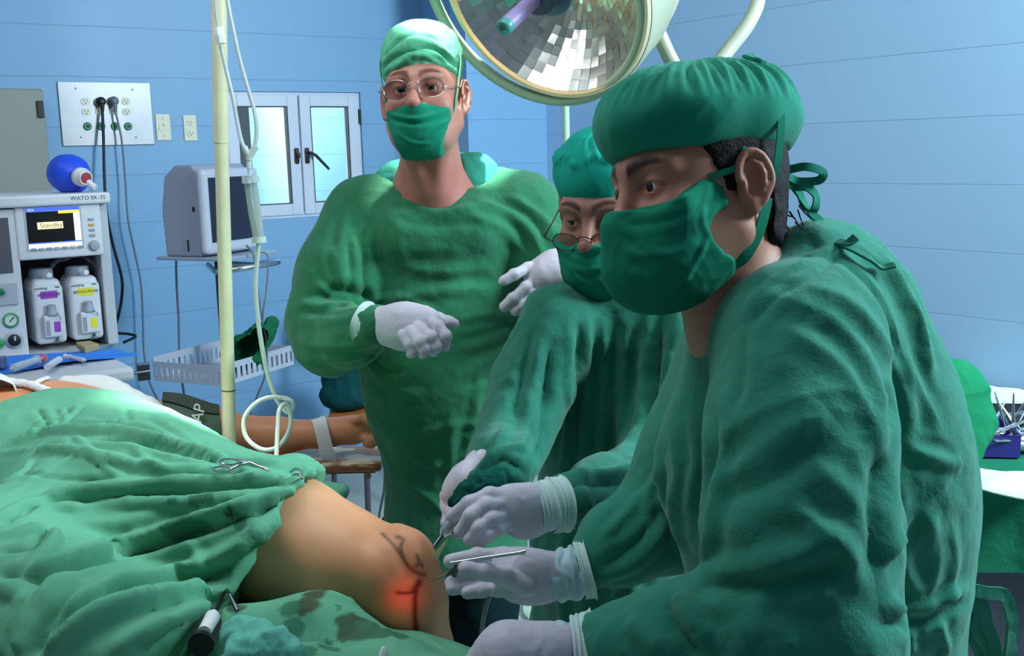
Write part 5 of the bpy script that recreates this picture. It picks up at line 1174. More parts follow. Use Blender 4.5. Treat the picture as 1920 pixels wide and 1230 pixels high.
# vaporizers
def vaporizer(px0, px1, pyt, pyb, col, word, lab):
    u0, z1 = ML(px0, pyt, OF-.04); u1, z0 = ML(px1, pyb, OF-.04); c_ = (u0+u1)/2; w_ = (u1-u0)/2; v1 = OF-.01; t = empty('vaporizer', at_w(c_, OF-.09, z0), lab, 'vaporizer', None)
    hh = z1-z0
    B(Fw).box((c_-w_, OF-.17, z0), (c_+w_, v1, z0+.80*hh), .014, 3).box((c_-w_*.94, OF-.16, z0+.5*hh), (c_+w_*.94, v1-.004, z0+.88*hh), .02, 3).build('housing', body_m, t, smooth=False)
    B(Fw).lathe((c_, OF-.09, z0+.87*hh), (0, 0, 1), [(w_*.78, 0), (w_*.80, .03*hh), (w_*.78, .10*hh), (w_*.68, .13*hh), (w_*.2, .135*hh)], 36, up=(0, 1, 0)).build('control_dial', grey_pl, t, smooth=True)
    B(Fw).lathe((c_+w_*.2, v1-.012, z0+.93*hh), (0, 1, 0), [(.009, 0), (.008, .008), (.003, .009)], 18).build('dial_button', wht_pl, t, smooth=True)
    lb_ = B(Fw).box((c_-w_*.52, v1, z0+.62*hh), (c_+w_*.58, v1+.001, z0+.72*hh), .0004).build('name_label', col, t)
    text_obj(word, 'lettering', Mt_(c_+w_*.03, z0+.67*hh, v1+.0012), .0115, mat('label_ink', (60, 50, 60), .5), lb_)
    text_obj('mindray', 'lettering', Mt_(c_-w_*.45, z0+.765*hh, v1+.0006), .0125, dkgrey, t); text_obj('V60', 'lettering', Mt_(c_+w_*.6, z0+.765*hh, v1+.0006), .010, dkgrey, t)
    B(Fw).box((c_-w_*.55, v1, z0+.10*hh), (c_+w_*.70, v1+.022, z0+.40*hh), .006).build('filler_block', body_m, t)
    B(Fw).lathe((c_+w_*.05, v1+.010, z0+.40*hh), (0, 0, 1), [(.019, 0), (.019, .006), (.014, .012), (.014, .030), (.010, .033)], 24, up=(0, 1, 0)).build('filler_cap', grey_pl, t, smooth=True)
    B(Fw).tube(spline([(c_+w_*.2, v1+.026, z0+.41*hh), (c_+w_*.42, v1+.034, z0+.39*hh), (c_+w_*.52, v1+.03, z0+.34*hh)], 5), .0012, 6).build('cap_cord', dkgrey, t)
    B(Fw).box((c_-w_*.42, v1+.022, z0+.13*hh), (c_-w_*.18, v1+.0235, z0+.33*hh), .001).build('sight_glass', mat('sight', (150, 156, 165), .2), t)
    B(Fw).box((c_+w_*.08, v1+.022, z0+.17*hh), (c_+w_*.5, v1+.0232, z0+.31*hh), .0004).build('small_label', col, t)
    B(Fw).lathe((c_+w_*.3, v1+.0005, z0+.055*hh), (0, 1, 0), [(.005, 0), (.005, .004)], 12).build('drain_plug', dkgrey, t); B(Fw).box((c_-.0, v1-.001, z0+.0*hh), (c_+w_*.55, v1+.002, z0+.02*hh)).build('slot', dkgrey, t)
vaporizer(53, 124, 508, 639, mat('purple_label', (146, 62, 170), .5), 'ISOFLURANE', 'white vaporizer with purple label in the machine bay')
vaporizer(122, 192, 503, 631, mat('yellow_label', (226, 214, 40), .5), 'SEVOFLURANE', 'white vaporizer with yellow label in the machine bay')
# clear bag on the vaporizers
film = mat('clear_film', (225, 230, 236), .15, alpha=.35, spec=.8, bump=[('noise', 30, .8, .01)])
G = np.array([[at_w(ML(x, y, OF-.05-.02*j)[0], OF-.06-.025*j, ML(x, y, OF-.05)[1]+.004*math.sin(i*2.2+j*1.7)) for j in range(5)] for i, (x, y) in enumerate(((98, 505), (110, 494), (125, 487), (140, 484), (155, 484), (168, 488), (178, 498), (184, 505)))])
for i in range(G.shape[0]):
    for j in range(5): G[i, j, 2] += .012*math.sin(j*.8)
tag(B().sheet(G, .0008).build('plastic_bag', film, None, smooth=True), 'crumpled clear plastic bag lying on top of the vaporizers', 'plastic bag')
# blue resuscitation bag
o_ = WP(132, 327, OF-.12); zc_ = zs; e = empty('resuscitator_bag', np.array([o_[0], o_[1], zs]), 'blue resuscitator bag with white valve standing on the white machine', 'resuscitator bag')
rad = .062; c_ = np.array([o_[0], o_[1], zs+rad*.93]); ax = nrm(N1*.9+np.array([.25, 0, -.12]))
B().lathe(c_-ax*.07, ax, [(.001, -.02), (.02, -.018), (.045, .0), (.060, .03), (.064, .06), (.062, .085), (.05, .112), (.032, .13), (.022, .135)], 40).build('bag', mat('blue_silicone', (32, 76, 214), .42, spec=.5), e, smooth=True)
vo = c_+ax*.065
B().lathe(vo, ax, [(.025, 0), (.030, .006), (.030, .022), (.024, .03), (.021, .046), (.018, .046), (.016, .03)], 32).build('valve', wht_pl, e, smooth=True)
B().lathe(vo, ax, [(.0165, .036), (.0165, .044), (.013, .0445), (.001, .0445)], 28).build('valve_flap', mat('red_flap', (150, 40, 44), .5), e, smooth=True)
dd = nrm(np.array([.75, -.2, -.62])); B().tube([vo+ax*.02, vo+ax*.02+dd*.055], [.011, .010], 18).build('patient_port', wht_pl, e, smooth=True)
# things on the worktop
zc2 = tz1
def WT(px, py, dz=0): return hit_plane(px, py, (0, 0, zc2+dz), (0, 0, 1))
bl_m = mat('blue_paper_drape', (52, 128, 226), .85, bump=[('noise', 25, .3, .004)])
cn = [WT(-60, 680), WT(207, 658), WT(262, 668), WT(-60, 712)]
G = np.zeros((24, 14, 3))
for i in range(24):
    for j in range(14):
        a, b = i/23, j/13; p = (1-b)*((1-a)*cn[0]+a*cn[1])+b*((1-a)*cn[3]+a*cn[2]); G[i, j] = p+np.array([0, 0, .007+.0035*math.sin(a*9+b*3)*b+.003*math.sin(b*11+a*5)])
tag(B().sheet(G, .0015).build('blue_drape', bl_m, None, smooth=True), 'blue paper sheet spread over the machine worktop', 'paper sheet')
def PT(px, py, h=.016): return hit_plane(px, py, (0, 0, zc2+h+.004), (0, 0, 1))
def syringe(a, b, r, lab, pl, tipc):
    a, b = np.asarray(a), np.asarray(b); d_ = nrm(b-a); L_ = np.linalg.norm(b-a); t = empty('syringe', (a+b)/2-[0, 0, r], lab, 'syringe')
    B().lathe(a, d_, [(r*.3, -.01), (r*.3, 0), (r, .003), (r, L_*.75), (r*1.4, L_*.75), (r*1.4, L_*.77)], 20).build('barrel', pl, t, smooth=True)
    B().lathe(a, d_, [(r*.4, L_*.78), (r*.4, L_*.97), (r*1.2, L_*.97), (r*1.2, L_)], 16).build('plunger', tipc, t, smooth=True)
cl2 = mat('syringe_plastic', (214, 226, 240), .2, trans=.25)
syringe(PT(24, 690, .018), PT(82, 671, .018), .011, 'large clear syringe with pink plunger on the blue sheet', cl2, mat('pink_plunger', (226, 140, 150), .5))
syringe(PT(158, 675, .015), PT(122, 668, .015), .0065, 'thin clear syringe lying on the blue sheet near the brown sponge', cl2, wht_pl)
tag(B().tube([PT(88, 688, .018), PT(111, 674, .018)], [.009, .010], 18).build('plastic_tube', mat('frosted_plastic', (225, 232, 240), .35), None, smooth=True), 'short frosted white tube between the two syringes', 'tube')
qd = [PT(143, 654, .005), PT(170, 651, .005), PT(187, 657, .005), PT(160, 665, .005)]; V = [p+np.array([0, 0, .002]) for p in qd]+[p+np.array([0, 0, .022]) for p in qd]
tag(B().add(V, [(3, 2, 1, 0), (4, 5, 6, 7), (0, 1, 5, 4), (1, 2, 6, 5), (2, 3, 7, 6), (3, 0, 4, 7)]).build('sponge', mat('brown_sponge', (172, 150, 112), .9, bump=[('noise', 120, .6, .003)]), None, bevel=.003), 'brown sponge block on the back of the blue sheet', 'sponge')
tag(B().box(PT(2, 690, .006)-[.02, .015, 0], PT(2, 690, .006)+[.015, .015, .035], .006).build('specimen_cup', mat('murky_clear', (120, 132, 170), .2, trans=.3), None), 'dark clear plastic cup at the left end of the blue sheet', 'cup')
# ------------------------------------------------------------------ patient monitor on its stand
Fm = nrm(np.array([.90, -.43, 0])); Sm = np.array([-Fm[1], Fm[0], 0])      # front direction, its left
mc = P(408, 475, 3.85); zsh = mc[2]
st = empty('monitor_stand', mc*[1, 1, 0], 'rolling stand with shelf, chrome ring handle and slotted grey basket', 'stand')
Ms = frame(mc*[1, 1, 0], Fm, Sm, (0, 0, 1))
B(Ms).box((-.15, -.15, zsh-.012), (.15, .15, zsh), .003).build('shelf', mat('grey_shelf', (150, 160, 178), .4), st)
B(Ms).cyl((0, 0, .07), (0, 0, zsh-.012), .014).build('pole', steel_dark, st, smooth=True)
ring = [(.13+.09*math.cos(a), .115*math.sin(a)*1.2, zsh-.045+.01*math.cos(a)) for a in np.linspace(-2.3, 2.3, 24)]
B(Ms).tube([(-.02, -.03, zsh-.04)]+ring+[(-.02, .03, zsh-.04)], .010, 12).build('ring_handle', steel, st, smooth=True)
B(Ms).tube([(0, 0, .08), (.30*.2, 0, .07)], .02).build('hub', dkgrey, st)
for k in range(5):
    a = k*2*math.pi/5+.3; e_ = (.27*math.cos(a), .27*math.sin(a), .055); B(Ms).tube([(0, 0, .085), e_], [.018, .012], 10).build('foot', dkgrey, st, smooth=True)
    B(Ms).lathe((e_[0], e_[1]-.01, .028), (0, 1, 0), [(.027, 0), (.027, .02)], 18).build('caster', blk, st, smooth=True)
# basket: walls with slots
bz0 = P(420, 703, 3.8)[2]; bz1 = P(420, 640, 3.8)[2]; bk = B(Ms); bw_, bd = .20, .155; slot_m = mat('basket_grey', (176, 182, 198), .45)
cB = (0.0, 0.0)
bk.box((-bd, -bw_, bz0), (bd, bw_, bz0+.004))
def slotted(p0, p1, z0, z1, n):
    p0, p1 = np.array(p0), np.array(p1); d_ = (p1-p0); L_ = np.linalg.norm(d_); d_ = d_/L_; nn_ = np.array([-d_[1], d_[0]])*.002
    def slab(a, b, za, zb_):
        q = [p0+d_*a-nn_, p0+d_*b-nn_, p0+d_*b+nn_, p0+d_*a+nn_]; bk.add([(*v, za) for v in q]+[(*v, zb_) for v in q], [(3, 2, 1, 0), (4, 5, 6, 7), (0, 1, 5, 4), (1, 2, 6, 5), (2, 3, 7, 6), (3, 0, 4, 7)])
    h_ = z1-z0; slab(0, L_, z0, z0+.2*h_); slab(0, L_, z0+.72*h_, z1); s_ = L_/n
    for i in range(n+1): slab(max(0, i*s_-s_*.29), min(L_, i*s_+s_*.29), z0+.2*h_, z0+.72*h_)
slotted((-bd, -bw_), (bd, -bw_), bz0, bz0+.07, 12); slotted((bd, -bw_), (bd, bw_), bz0, bz0+.075, 14); slotted((-bd, bw_), (bd, bw_), bz0, bz0+.07, 12); slotted((-bd, -bw_), (-bd, bw_), bz0, bz0+.085, 14)
bk.build('basket', slot_m, st)
mo_ = empty('patient_monitor', mc, 'grey patient monitor seen from its side on the stand shelf, beside the window', 'monitor')
Mm = frame(mc, Fm, Sm, (0, 0, 1)); hM = P(400, 308, 3.85)[2]-mc[2]; mg_ = mat('monitor_grey', (150, 156, 174), .45)
bb_ = B(Mm); bb_.prism([(-.115, 0), (.045, 0), (.055, hM*.9), (.03, hM), (-.05, hM), (-.10, hM*.88), (-.122, hM*.5)], -.135, .135); bb_.build('housing', mg_, mo_, bevel=.008)
B(Mm).box((.050, -.15, .008), (.088, .15, hM*.955), .018, 3).build('bezel', mat('monitor_bezel', (186, 190, 206), .4), mo_)
B(Mm).box((.086, -.125, .05), (.0895, .125, hM*.86)).build('screen', mat('monitor_screen', (40, 44, 60), .15), mo_)
B(Mm).tube(spline([(-.095, -.03, hM*.86), (-.13, -.03, hM*.89), (-.15, -.03, hM*.84), (-.152, -.03, hM*.76)], 5), .006, 8).build('handle', steel_dark, mo_, smooth=True)
B(Mm).box((.02, -.1375, hM*.50), (.030, -.135, hM*.55)).build('port', blk, mo_); B(Mm).cyl((-.01, -.136, .02), (-.01, -.137, .06), .003).build('vent', blk, mo_)
B(Mm).tube([(.088, -.08, .055), (.125, -.08, .05)], [.012, .010], 14).build('connector', dkgrey, mo_, smooth=True)
cord('monitor_cable', [P(351, 437, 3.98), P(340, 440, 4.02), P(331, 470, 4.05), P(331, 530, 4.06), P(335, 600, 4.06), P(337, 680, 4.06), P(345, 740, 4.0), P(352, 800, 3.9), P(352, 800, 3.9)*[1, 1, 0]+[0, 0, .01]], .0045, gcord, 'grey cable looping down behind the monitor stand on its window-far side')
cord('monitor_cable', [P(462, 460, 3.78), P(476, 480, 3.75), P(482, 530, 3.75), P(492, 600, 3.76), P(500, 640, 3.78), P(498, 700, 3.8), P(480, 750, 3.85), P(470, 800, 3.9), P(470, 800, 3.9)*[1, 1, 0]+[0, 0, .01]], .0035, gcord, 'thin grey sensor cable hanging from the front of the monitor')
cord('sensor_lead', [P(480, 474, 3.68), P(502, 480, 3.68), P(500, 540, 3.68), P(494, 580, 3.68), P(492, 600, 3.70)], .003, gcord, 'short thin lead running from the ring handle into the basket')
# green cloth stuffed in the basket
f = Fld(P(430, 690, 3.9)-[.05, .15, .05], P(530, 590, 3.7)+[.05, .15, .05], .005)
f.chain([P(440, 665, 3.80), P(465, 650, 3.79), P(488, 632, 3.78), P(508, 606, 3.78)], [.045, .045, .036, .022], k=.03); f.rc(P(450, 678, 3.8), P(480, 668, 3.8), .035, .03, k=.03)
f.cut((0, 0, bz0+.006), (0, 0, -1))
tag(fld_obj(f, 'folded_cloth', mat('dark_green_cloth', (26, 96, 66), .9, bump=CLOTH_BUMP, spec=.1), None, lambda V, Q: crumple(V, vnormals(V, Q), .010, 24, 61)), 'crumpled dark green cloth standing out of the slotted basket', 'cloth')

# ------------------------------------------------------------------ chair by the wall
cy = 4.45; cc = P(668, 765, cy); zs_ = .44
ch = empty('chair', np.array([cc[0], cc[1], 0]), 'chair with wooden seat and dark metal legs behind the tall person', 'chair')
Mc = frame(np.array([cc[0]+.08, cc[1], 0]), nrm((1, .12, 0)), nrm((-.12, 1, 0)), (0, 0, 1)); wood = mat('orange_wood', (196, 112, 56), .4, var=.25, var_scale=9)
B(Mc).box((-.19, -.19, zs_-.025), (.19, .19, zs_), .008).build('seat', wood, ch)
for x_, y_ in ((-.18, .18), (.18, .18), (.18, -.18), (-.04, -.22)):
    h_ = .86 if y_ > 0 else zs_-.02
    B(Mc).tube([(x_*1.12, y_*1.1, .03), (x_, y_, zs_-.03)]+([(x_, y_+.03, h_)] if y_ > 0 else []), .012, 12).build('leg', mat('chair_metal', (74, 66, 74), .4), ch, smooth=True); B(Mc).cyl((x_*1.12, y_*1.1, 0), (x_*1.12, y_*1.1, .035), .015).build('rubber_tip', blk, ch)
B(Mc).box((-.18, .20, .70), (.18, .22, .86), .008).build('backrest', wood, ch)
f = Fld(np.array([cc[0]-.20, cc[1]-.30, zs_-.12]), np.array([cc[0]+.30, cc[1]+.25, zs_+.35]), .008)
f.ell(np.array([cc[0]+.04, cc[1]+.0, zs_+.115]), (.17, .15, .11), k=.04); f.ell(np.array([cc[0]-.03, cc[1]-.10, zs_+.07]), (.10, .08, .062), k=.04)
f.cut((0, 0, zs_+.014), (0, 0, -1))
tag(fld_obj(f, 'garment', mat('dark_teal_garment', (18, 66, 68), .9, spec=.1, bump=CLOTH_BUMP), None, lambda V, Q: crumple(V, vnormals(V, Q), .012, 9, 63)), 'dark teal garment bundled on the chair seat', 'garment')
cord('floor_cable', [P(722, 880, 3.3), P(720, 920, 3.35), P(714, 950, 3.4), P(710, 985, 3.45), np.append(P(705, 1010, 3.5)[:2], .01), np.append(P(740, 1020, 3.5)[:2], .01)], .004, dkgrey, 'dark thin cable dropping to the floor beside the tall person')

# ------------------------------------------------------------------ arm board
A_, B_ = P(300, 884, 2.58), P(716, 857, 2.58); bd_ = nrm((B_-A_)*[1, 1, 0]); bs_ = np.array([-bd_[1], bd_[0], 0]); zbrd = B_[2]
ab = empty('arm_board', np.array([*(A_+bd_*.1)[:2], zbrd-.04]), 'worn brown padded board under the outstretched arm', 'arm board')
worn = bpy.data.materials.new('worn_brown_vinyl'); worn.use_nodes = True; nt = worn.node_tree; bsd = nt.nodes['Principled BSDF']; tcn = nt.nodes.new('ShaderNodeTexCoord'); nzn = nt.nodes.new('ShaderNodeTexNoise'); nzn.inputs['Scale'].default_value = 22; nzn.inputs['Detail'].default_value = 6
rp = nt.nodes.new('ShaderNodeValToRGB'); rp.color_ramp.elements[0].position = .50; rp.color_ramp.elements[1].position = .57; rp.color_ramp.elements[0].color = (*s2l((150, 88, 48)), 1); rp.color_ramp.elements[1].color = (*s2l((214, 196, 160)), 1)
mpn = nt.nodes.new('ShaderNodeMapping'); mpn.inputs['Scale'].default_value = (.5, 1, 3); nt.links.new(tcn.outputs['Object'], mpn.inputs[0]); nt.links.new(mpn.outputs[0], nzn.inputs['Vector']); nt.links.new(nzn.outputs[0], rp.inputs[0]); nt.links.new(rp.outputs[0], bsd.inputs['Base Color']); bsd.inputs['Roughness'].default_value = .4
Lb = np.linalg.norm((B_-A_)[:2])
Mb = frame(np.array([A_[0], A_[1], 0]), bd_, bs_, (0, 0, 1))
zarm = (P(520, 818, 2.63)[2]-.047)
B(Mb).box((0, -.02, zarm-.034), (Lb, .14, zarm-.007), .010, 3).build('pad', worn, ab)
B(Mb).box((.0, .01, zarm-.044), (Lb-.02, .11, zarm-.034)).build('board', mat('plywood', (120, 84, 56), .6), ab)
B(Mb).box((Lb-.045, -.005, zarm-.055), (Lb-.03, .012, zarm-.036), .003).build('strap_hook', mat('cork', (170, 140, 96), .7), ab)
B(Mb).box((-.15, .03, zarm-.052), (.30, .07, zarm-.040)).build('bracket', steel_dark, ab)
# tape strap over the wrist
sp_ = []
zt_ = zarm-.034
for px, py, Y in ((597, 790, 2.660), (596, 784, 2.625), (600, 793, 2.590), (605, 815, 2.575), (611, 840, 2.570), (617, 862, 2.572)): sp_.append(P(px, py, Y))
sp_.append(P(618, 872, 2.590)); sp_.append(P(620, 872, 2.660))
ribbon(sp_, .034, .0016, 'tape_strap', mat('gauze_tape', (214, 210, 206), .85, bump=[('noise', 200, .4, .001)]), None, up=(0, -.2, 1) and (0.0, -.7, .7), k=6)
tag(bpy.context.scene.objects['tape_strap'], 'white tape strap holding the bare wrist down on the brown board', 'strap')

# ------------------------------------------------------------------ cuff pad with letters, white sheet, cotton strip
q = [P(309, 737, 2.36), P(411, 757, 2.36), P(418, 840, 2.30), P(298, 815, 2.30)]
G = np.zeros((12, 12, 3))
for i in range(12):
    for j in range(12):
        a, b = i/11, j/11; p = (1-b)*((1-a)*q[0]+a*q[1])+b*((1-a)*q[3]+a*q[2]); G[i, j] = p+np.array([.0, -.03*math.sin(math.pi*a)*b, .004*math.sin(a*5+b*4)])
olive = mat('olive_vinyl', (58, 82, 60), .55, bump=[('noise', 25, .3, .003)])
pd = empty('pressure_cuff', q[3]*[1, 1, 1], 'dark olive cuff printed with white letters at the far side of the patient', 'pressure cuff')
B().sheet(G, .010).build('pad', olive, pd, smooth=True)
B().sheet(np.stack([G[:, 0]+[0, -.010, .004], G[:, 1]+[0, -.011, -.001], G[:, 2]+[0, -.010, -.001]], 1), .006).build('hem_fold', mat('dark_olive', (40, 58, 44), .6), pd, smooth=True)
tp = P(374, 788, 2.32)+np.array([0, -.022, 0]); up_ = nrm(q[0]-q[3]); rt_ = nrm(q[1]-q[0]); rd = nrm(up_+rt_*.10)
text_obj('NSAP', 'lettering', frame(tp, rd, nrm(-rt_+np.array([0, 0, .1])), nrm(np.cross(rd, nrm(-rt_)))), .036, mat('cuff_letters', (214, 218, 210), .6), pd, depth=.002)
f = Fld((-1.35, 1.95, .78), (-.40, 2.5, 1.25), .006)
f.chain([P(130, 735, 2.24), P(200, 752, 2.24), P(262, 790, 2.22), P(320, 835, 2.16), P(390, 868, 2.08), P(450, 885, 2.00)], [.032, .042, .040, .040, .040, .030], k=.05)
carve(f, lambda g: patient_prims(g, .006, arm=False)); carve(f, lambda g: g.box(np.array([*(t0-TA*.065-TS*.02)[:2], .80]), (.80, .295, .075), R=Rt, r=.02, k=0))
tag(fld_obj(f, 'white_sheet', white_cloth, None, lambda V, Q: crumple(V, vnormals(V, Q), .006, 14, 71)), 'white cotton sheet tucked along the far side of the body, brightly lit', 'sheet')
def strip(pts, r, nm, lab, bv=None):
    w_ = []
    for a, b in spline([(x, y, 0) for x, y in pts], 5)[:, :2]:
        h = on_skin(a, b, bv)
        if h is not None: w_.append(h+np.array([0, -.3*r, r*.75]))
    if len(w_) < 3: w_ = [P(a, b, 2.1) for a, b in pts]
    rs = [r*(1+.18*math.sin(i*2.1)) for i in range(len(w_))]
    return tag(B().tube(w_, rs, 10, flat=.7).build(nm, white_cloth, None, smooth=True), lab, 'cotton strip')
strip([(20, 722), (50, 726), (70, 732), (85, 738), (100, 744)], .010, 'cotton_strip', 'twisted white cotton strip curling down over the bare belly')
strip([(64, 724), (80, 716), (100, 711), (122, 710)], .006, 'cotton_strip', 'thin short white cotton strip on the bare belly')
f = Fld(P(-20, 760, 2.05)-.08, P(30, 710, 2.05)+.08, .005); f.rc(P(-10, 730, 2.0), P(5, 745, 1.97), .03, .028, k=.02)
tag(fld_obj(f, 'gauze_pad', white_cloth, None, lambda V, Q: crumple(V, vnormals(V, Q), .004, 30, 72)), 'white gauze pad at the left edge on the belly', 'gauze pad')

# ------------------------------------------------------------------ cream pole with the irrigation line
yp = 2.20; pa, pb = P(411, -60, yp), P(430, 835, yp); dp = nrm(pb-pa); pf = pa+dp*((pa[2]-.03)/-dp[2])
ip = empty('iv_pole', pf*[1, 1, 0], 'thick cream-painted pole standing at the far side of the table', 'pole')
jz = P(428, 730, yp)
B().tube([pa-dp*.5, P(415, 268, yp)], .0152, 24).build('upper_tube', cream, ip, smooth=True)
B().tube([P(415, 262, yp), jz], .0142, 24).build('lower_tube', cream, ip, smooth=True)
B().tube([jz, jz+dp*.003], .0146, 24).build('joint_line', mat('rust', (120, 84, 50), .7), ip); B().tube([jz+dp*.003, pf], .0142, 24).build('foot_tube', cream, ip, smooth=True)
B().lathe(pf*[1, 1, 0], (0, 0, 1), [(.16, 0), (.16, .02), (.03, .05), (.02, .06)], 32, up=(0, 1, 0)).build('base', cream, ip, smooth=True)
yt = 2.12
irr = empty('irrigation_line', P(518, 862, 2.05), 'clear looped tubing with Y joint and drip chamber hanging beside the cream pole', 'tubing')
def tb_(pts, r, nm='tube', m=None, k=8): return B().tube(spline([P(a, b, yt) if len(q_) == 0 else P(a, b, q_[0]) for a, b, *q_ in pts], k), r, 12).build(nm, m or clear_pl, irr, smooth=True)
milky = mat('milky_tubing', (222, 232, 226), .22, trans=.25, spec=.6)
tb_([(402, -40), (405, 20), (411, 60)], .0030); tb_([(414, 85), (424, 130), (437, 185), (447, 240), (454, 268), (466, 290)], .0042)
tb_([(421, -40), (428, 10), (437, 55), (449, 110), (463, 160), (476, 205), (481, 240), (479, 268), (470, 290)], .0042)
tb_([(417, -40), (420, 0)], .0022)
cl_ = B().tube([P(409, 52, yt), P(412, 66, yt), P(415, 82, yt)], [.0105, .011, .009], 8).build('roller_clamp', mat('white_clamp', (232, 234, 230), .4), irr)
tb_([(458, 276), (467, 292), (467, 300)], .0065, 'y_joint', milky, 4); tb_([(480, 274), (469, 292), (467, 300)], .0065, 'y_joint', milky, 4); tb_([(467, 298), (467, 315)], .0052, 'y_joint', milky, 2); tb_([(467, 315), (468, 335)], .0035)
B().tube([P(469, 330, yt), P(470, 343, yt)], [.0165, .0165], 20).build('chamber_cap', clear_pl, irr, smooth=True)
B().tube([P(470, 343, yt), P(478, 400, yt), P(486, 452, yt)], [.0125, .0125, .0105], 20).build('drip_chamber', mat('chamber_plastic', (222, 236, 232), .15, trans=.7, ior=1.2), irr, smooth=True)
tb_([(465, 345), (472, 400), (480, 445)], .0045, 'inner_tube', milky, 3); tb_([(475, 345), (482, 400), (487, 445)], .0042, 'inner_tube', milky, 3)
B().tube([P(485, 444, yt), P(486, 455, yt)], [.0145, .0145], 20).build('chamber_collar', milky, irr, smooth=True)
tb_([(485, 455), (482, 490), (479, 530), (482, 580), (488, 630), (498, 685), (511, 730), (524, 757), (540, 773), (549, 765), (546, 752), (532, 746)], .0048, 'tube', milky)
tb_([(532, 746, 2.12), (505, 745, 2.11), (478, 757, 2.10), (458, 785, 2.10), (462, 820, 2.10), (490, 842, 2.10), (520, 838, 2.10), (541, 810, 2.10), (545, 780, 2.11), (536, 758, 2.11), (524, 768, 2.09), (521, 800, 2.07), (518, 862, 2.03)], .0046, 'tube', milky)
# thin pale green pole behind the middle person
gp = P(1061, 200, 3.3); B_g = B().tube([gp*[1, 1, 0]+[0, 0, .02], gp*[1, 1, 0]+[0, 0, 2.6]], .0105, 18)
B_g.lathe(gp*[1, 1, 0], (0, 0, 1), [(.17, 0), (.17, .015), (.03, .03)], 28, up=(0, 1, 0))
tag(B_g.build('metal_pole', mat('pale_green_paint', (176, 206, 180), .45), None, smooth=True), 'thin pale green upright pole seen between the tall and middle persons', 'pole')

# ------------------------------------------------------------------ surgical lamp
LC = P(1019, -17, 2.25); nl = nrm(-.505*_r-.636*_u-.58*_f); RL = .236
sl = empty('surgical_lamp', LC, 'large round surgical lamp with faceted mirror hanging above the team', 'lamp')
lamp_m = mat('lamp_enamel', (176, 180, 158), .38); rim_m = mat('lamp_rim', (226, 212, 176), .3)
B().lathe(LC, nl, [(RL*.985, -.004), (RL*1.0, .006), (RL*1.035, .004), (RL*1.045, -.008), (RL*1.03, -.10), (RL*1.035, -.102), (RL*1.035, -.106), (RL*1.02, -.108), (RL*.99, -.165), (RL*.8, -.20), (RL*.4, -.225), (.001, -.23)], 96, cap=False).build('housing', lamp_m, sl, smooth=True)
B().lathe(LC, nl, [(RL*.972, -.001), (RL*.978, .010), (RL*1.01, .012), (RL*1.03, .004), (RL*1.03, -.004)], 96, cap=False).build('rim', rim_m, sl, smooth=True)
# faceted mirror: concave rings of flat panes
rl = np.random.RandomState(2); a_ = nrm(np.cross(nl, (0, 0, 1))); b_ = np.cross(nl, a_); nr, ns = 12, 56; Vf = []; Ff = []
for i in range(nr):
    r0_, r1_ = RL*.97*(1-i/nr*.80), RL*.97*(1-(i+1)/nr*.80); h0, h1 = -.155*(1-(r0_/RL/.97)**2), -.155*(1-(r1_/RL/.97)**2)
    for j in range(ns):
        t0_, t1_ = 2*math.pi*(j+.5*(i % 2)*0)/ns, 2*math.pi*(j+1+.5*(i % 2)*0)/ns; c0_, c1_ = rl.uniform(-.0011, .0011, 2)
        pts = [(r0_, t0_, h0+c0_+c1_), (r0_, t1_, h0+c0_-c1_), (r1_, t1_, h1-c0_-c1_), (r1_, t0_, h1-c0_+c1_)]
        Ff.append(tuple(range(len(Vf), len(Vf)+4))); Vf += [LC+nl*h+r*(math.cos(t)*a_+math.sin(t)*b_) for r, t, h in pts]
mesh_obj('mirror', Vf, Ff, mat('mirror_facets', (240, 238, 232), .20, metal=1), sl, smooth=False)
B().lathe(LC, nl, [(.001, -.125), (.040, -.125), (.044, -.120), (.044, -.100), (.040, -.095), (.001, -.095)], 28).build('bulb', mat('warm_bulb', (255, 225, 170), .4, emit=((255, 214, 150), 26)), sl, smooth=True)
B().lathe(LC, nl, [(.001, .0), (.050, -.002), (.060, -.010), (.062, -.030), (.055, -.040), (.050, -.085), (.045, -.088), (.001, -.088)], 40).build('hub', mat('hub_blue', (86, 104, 138), .35), sl, smooth=True)
B().lathe(LC, nl, [(.001, .040), (.034, .038), (.040, .028), (.036, .0)], 36).build('hub_collar', mat('hub_dark', (58, 76, 104), .35), sl, smooth=True)
hd = B().lathe(LC, nl, [(.016, .03), (.0155, .06), (.0165, .150), (.014, .154), (.001, .154)], 28).build('handle', mat('lilac_plastic', (158, 140, 196), .4), sl, smooth=True)
B().lathe(LC, nl, [(.0168, .146), (.0172, .156), (.014, .161), (.008, .160), (.006, .156), (.001, .156)], 28).build('handle_cap', mat('teal_cap', (70, 150, 142), .35), hd, smooth=True)
C2 = P(988, -14, 2.26); rg = [C2+.256*(math.cos(t)*a_+math.sin(t)*b_)-nl*.012 for t in np.linspace(0, 2*math.pi, 72, endpoint=False)]
B().tube(rg, .0125, 14, closed=True).build('guard_ring', mat('pale_green_enamel', (158, 178, 158), .35), sl, smooth=True)
yk = [P(1405, -140, 2.55), P(1418, -60, 2.5), P(1422, -5, 2.45), P(1404, 42, 2.42), P(1368, 90, 2.40), P(1330, 135, 2.38), P(1290, 150, 2.38), P(1262, 120, 2.38), P(1225, 40, 2.38)]
B().tube(spline(yk, 8), .0165, 18).build('yoke_arm', lamp_m, sl, smooth=True)
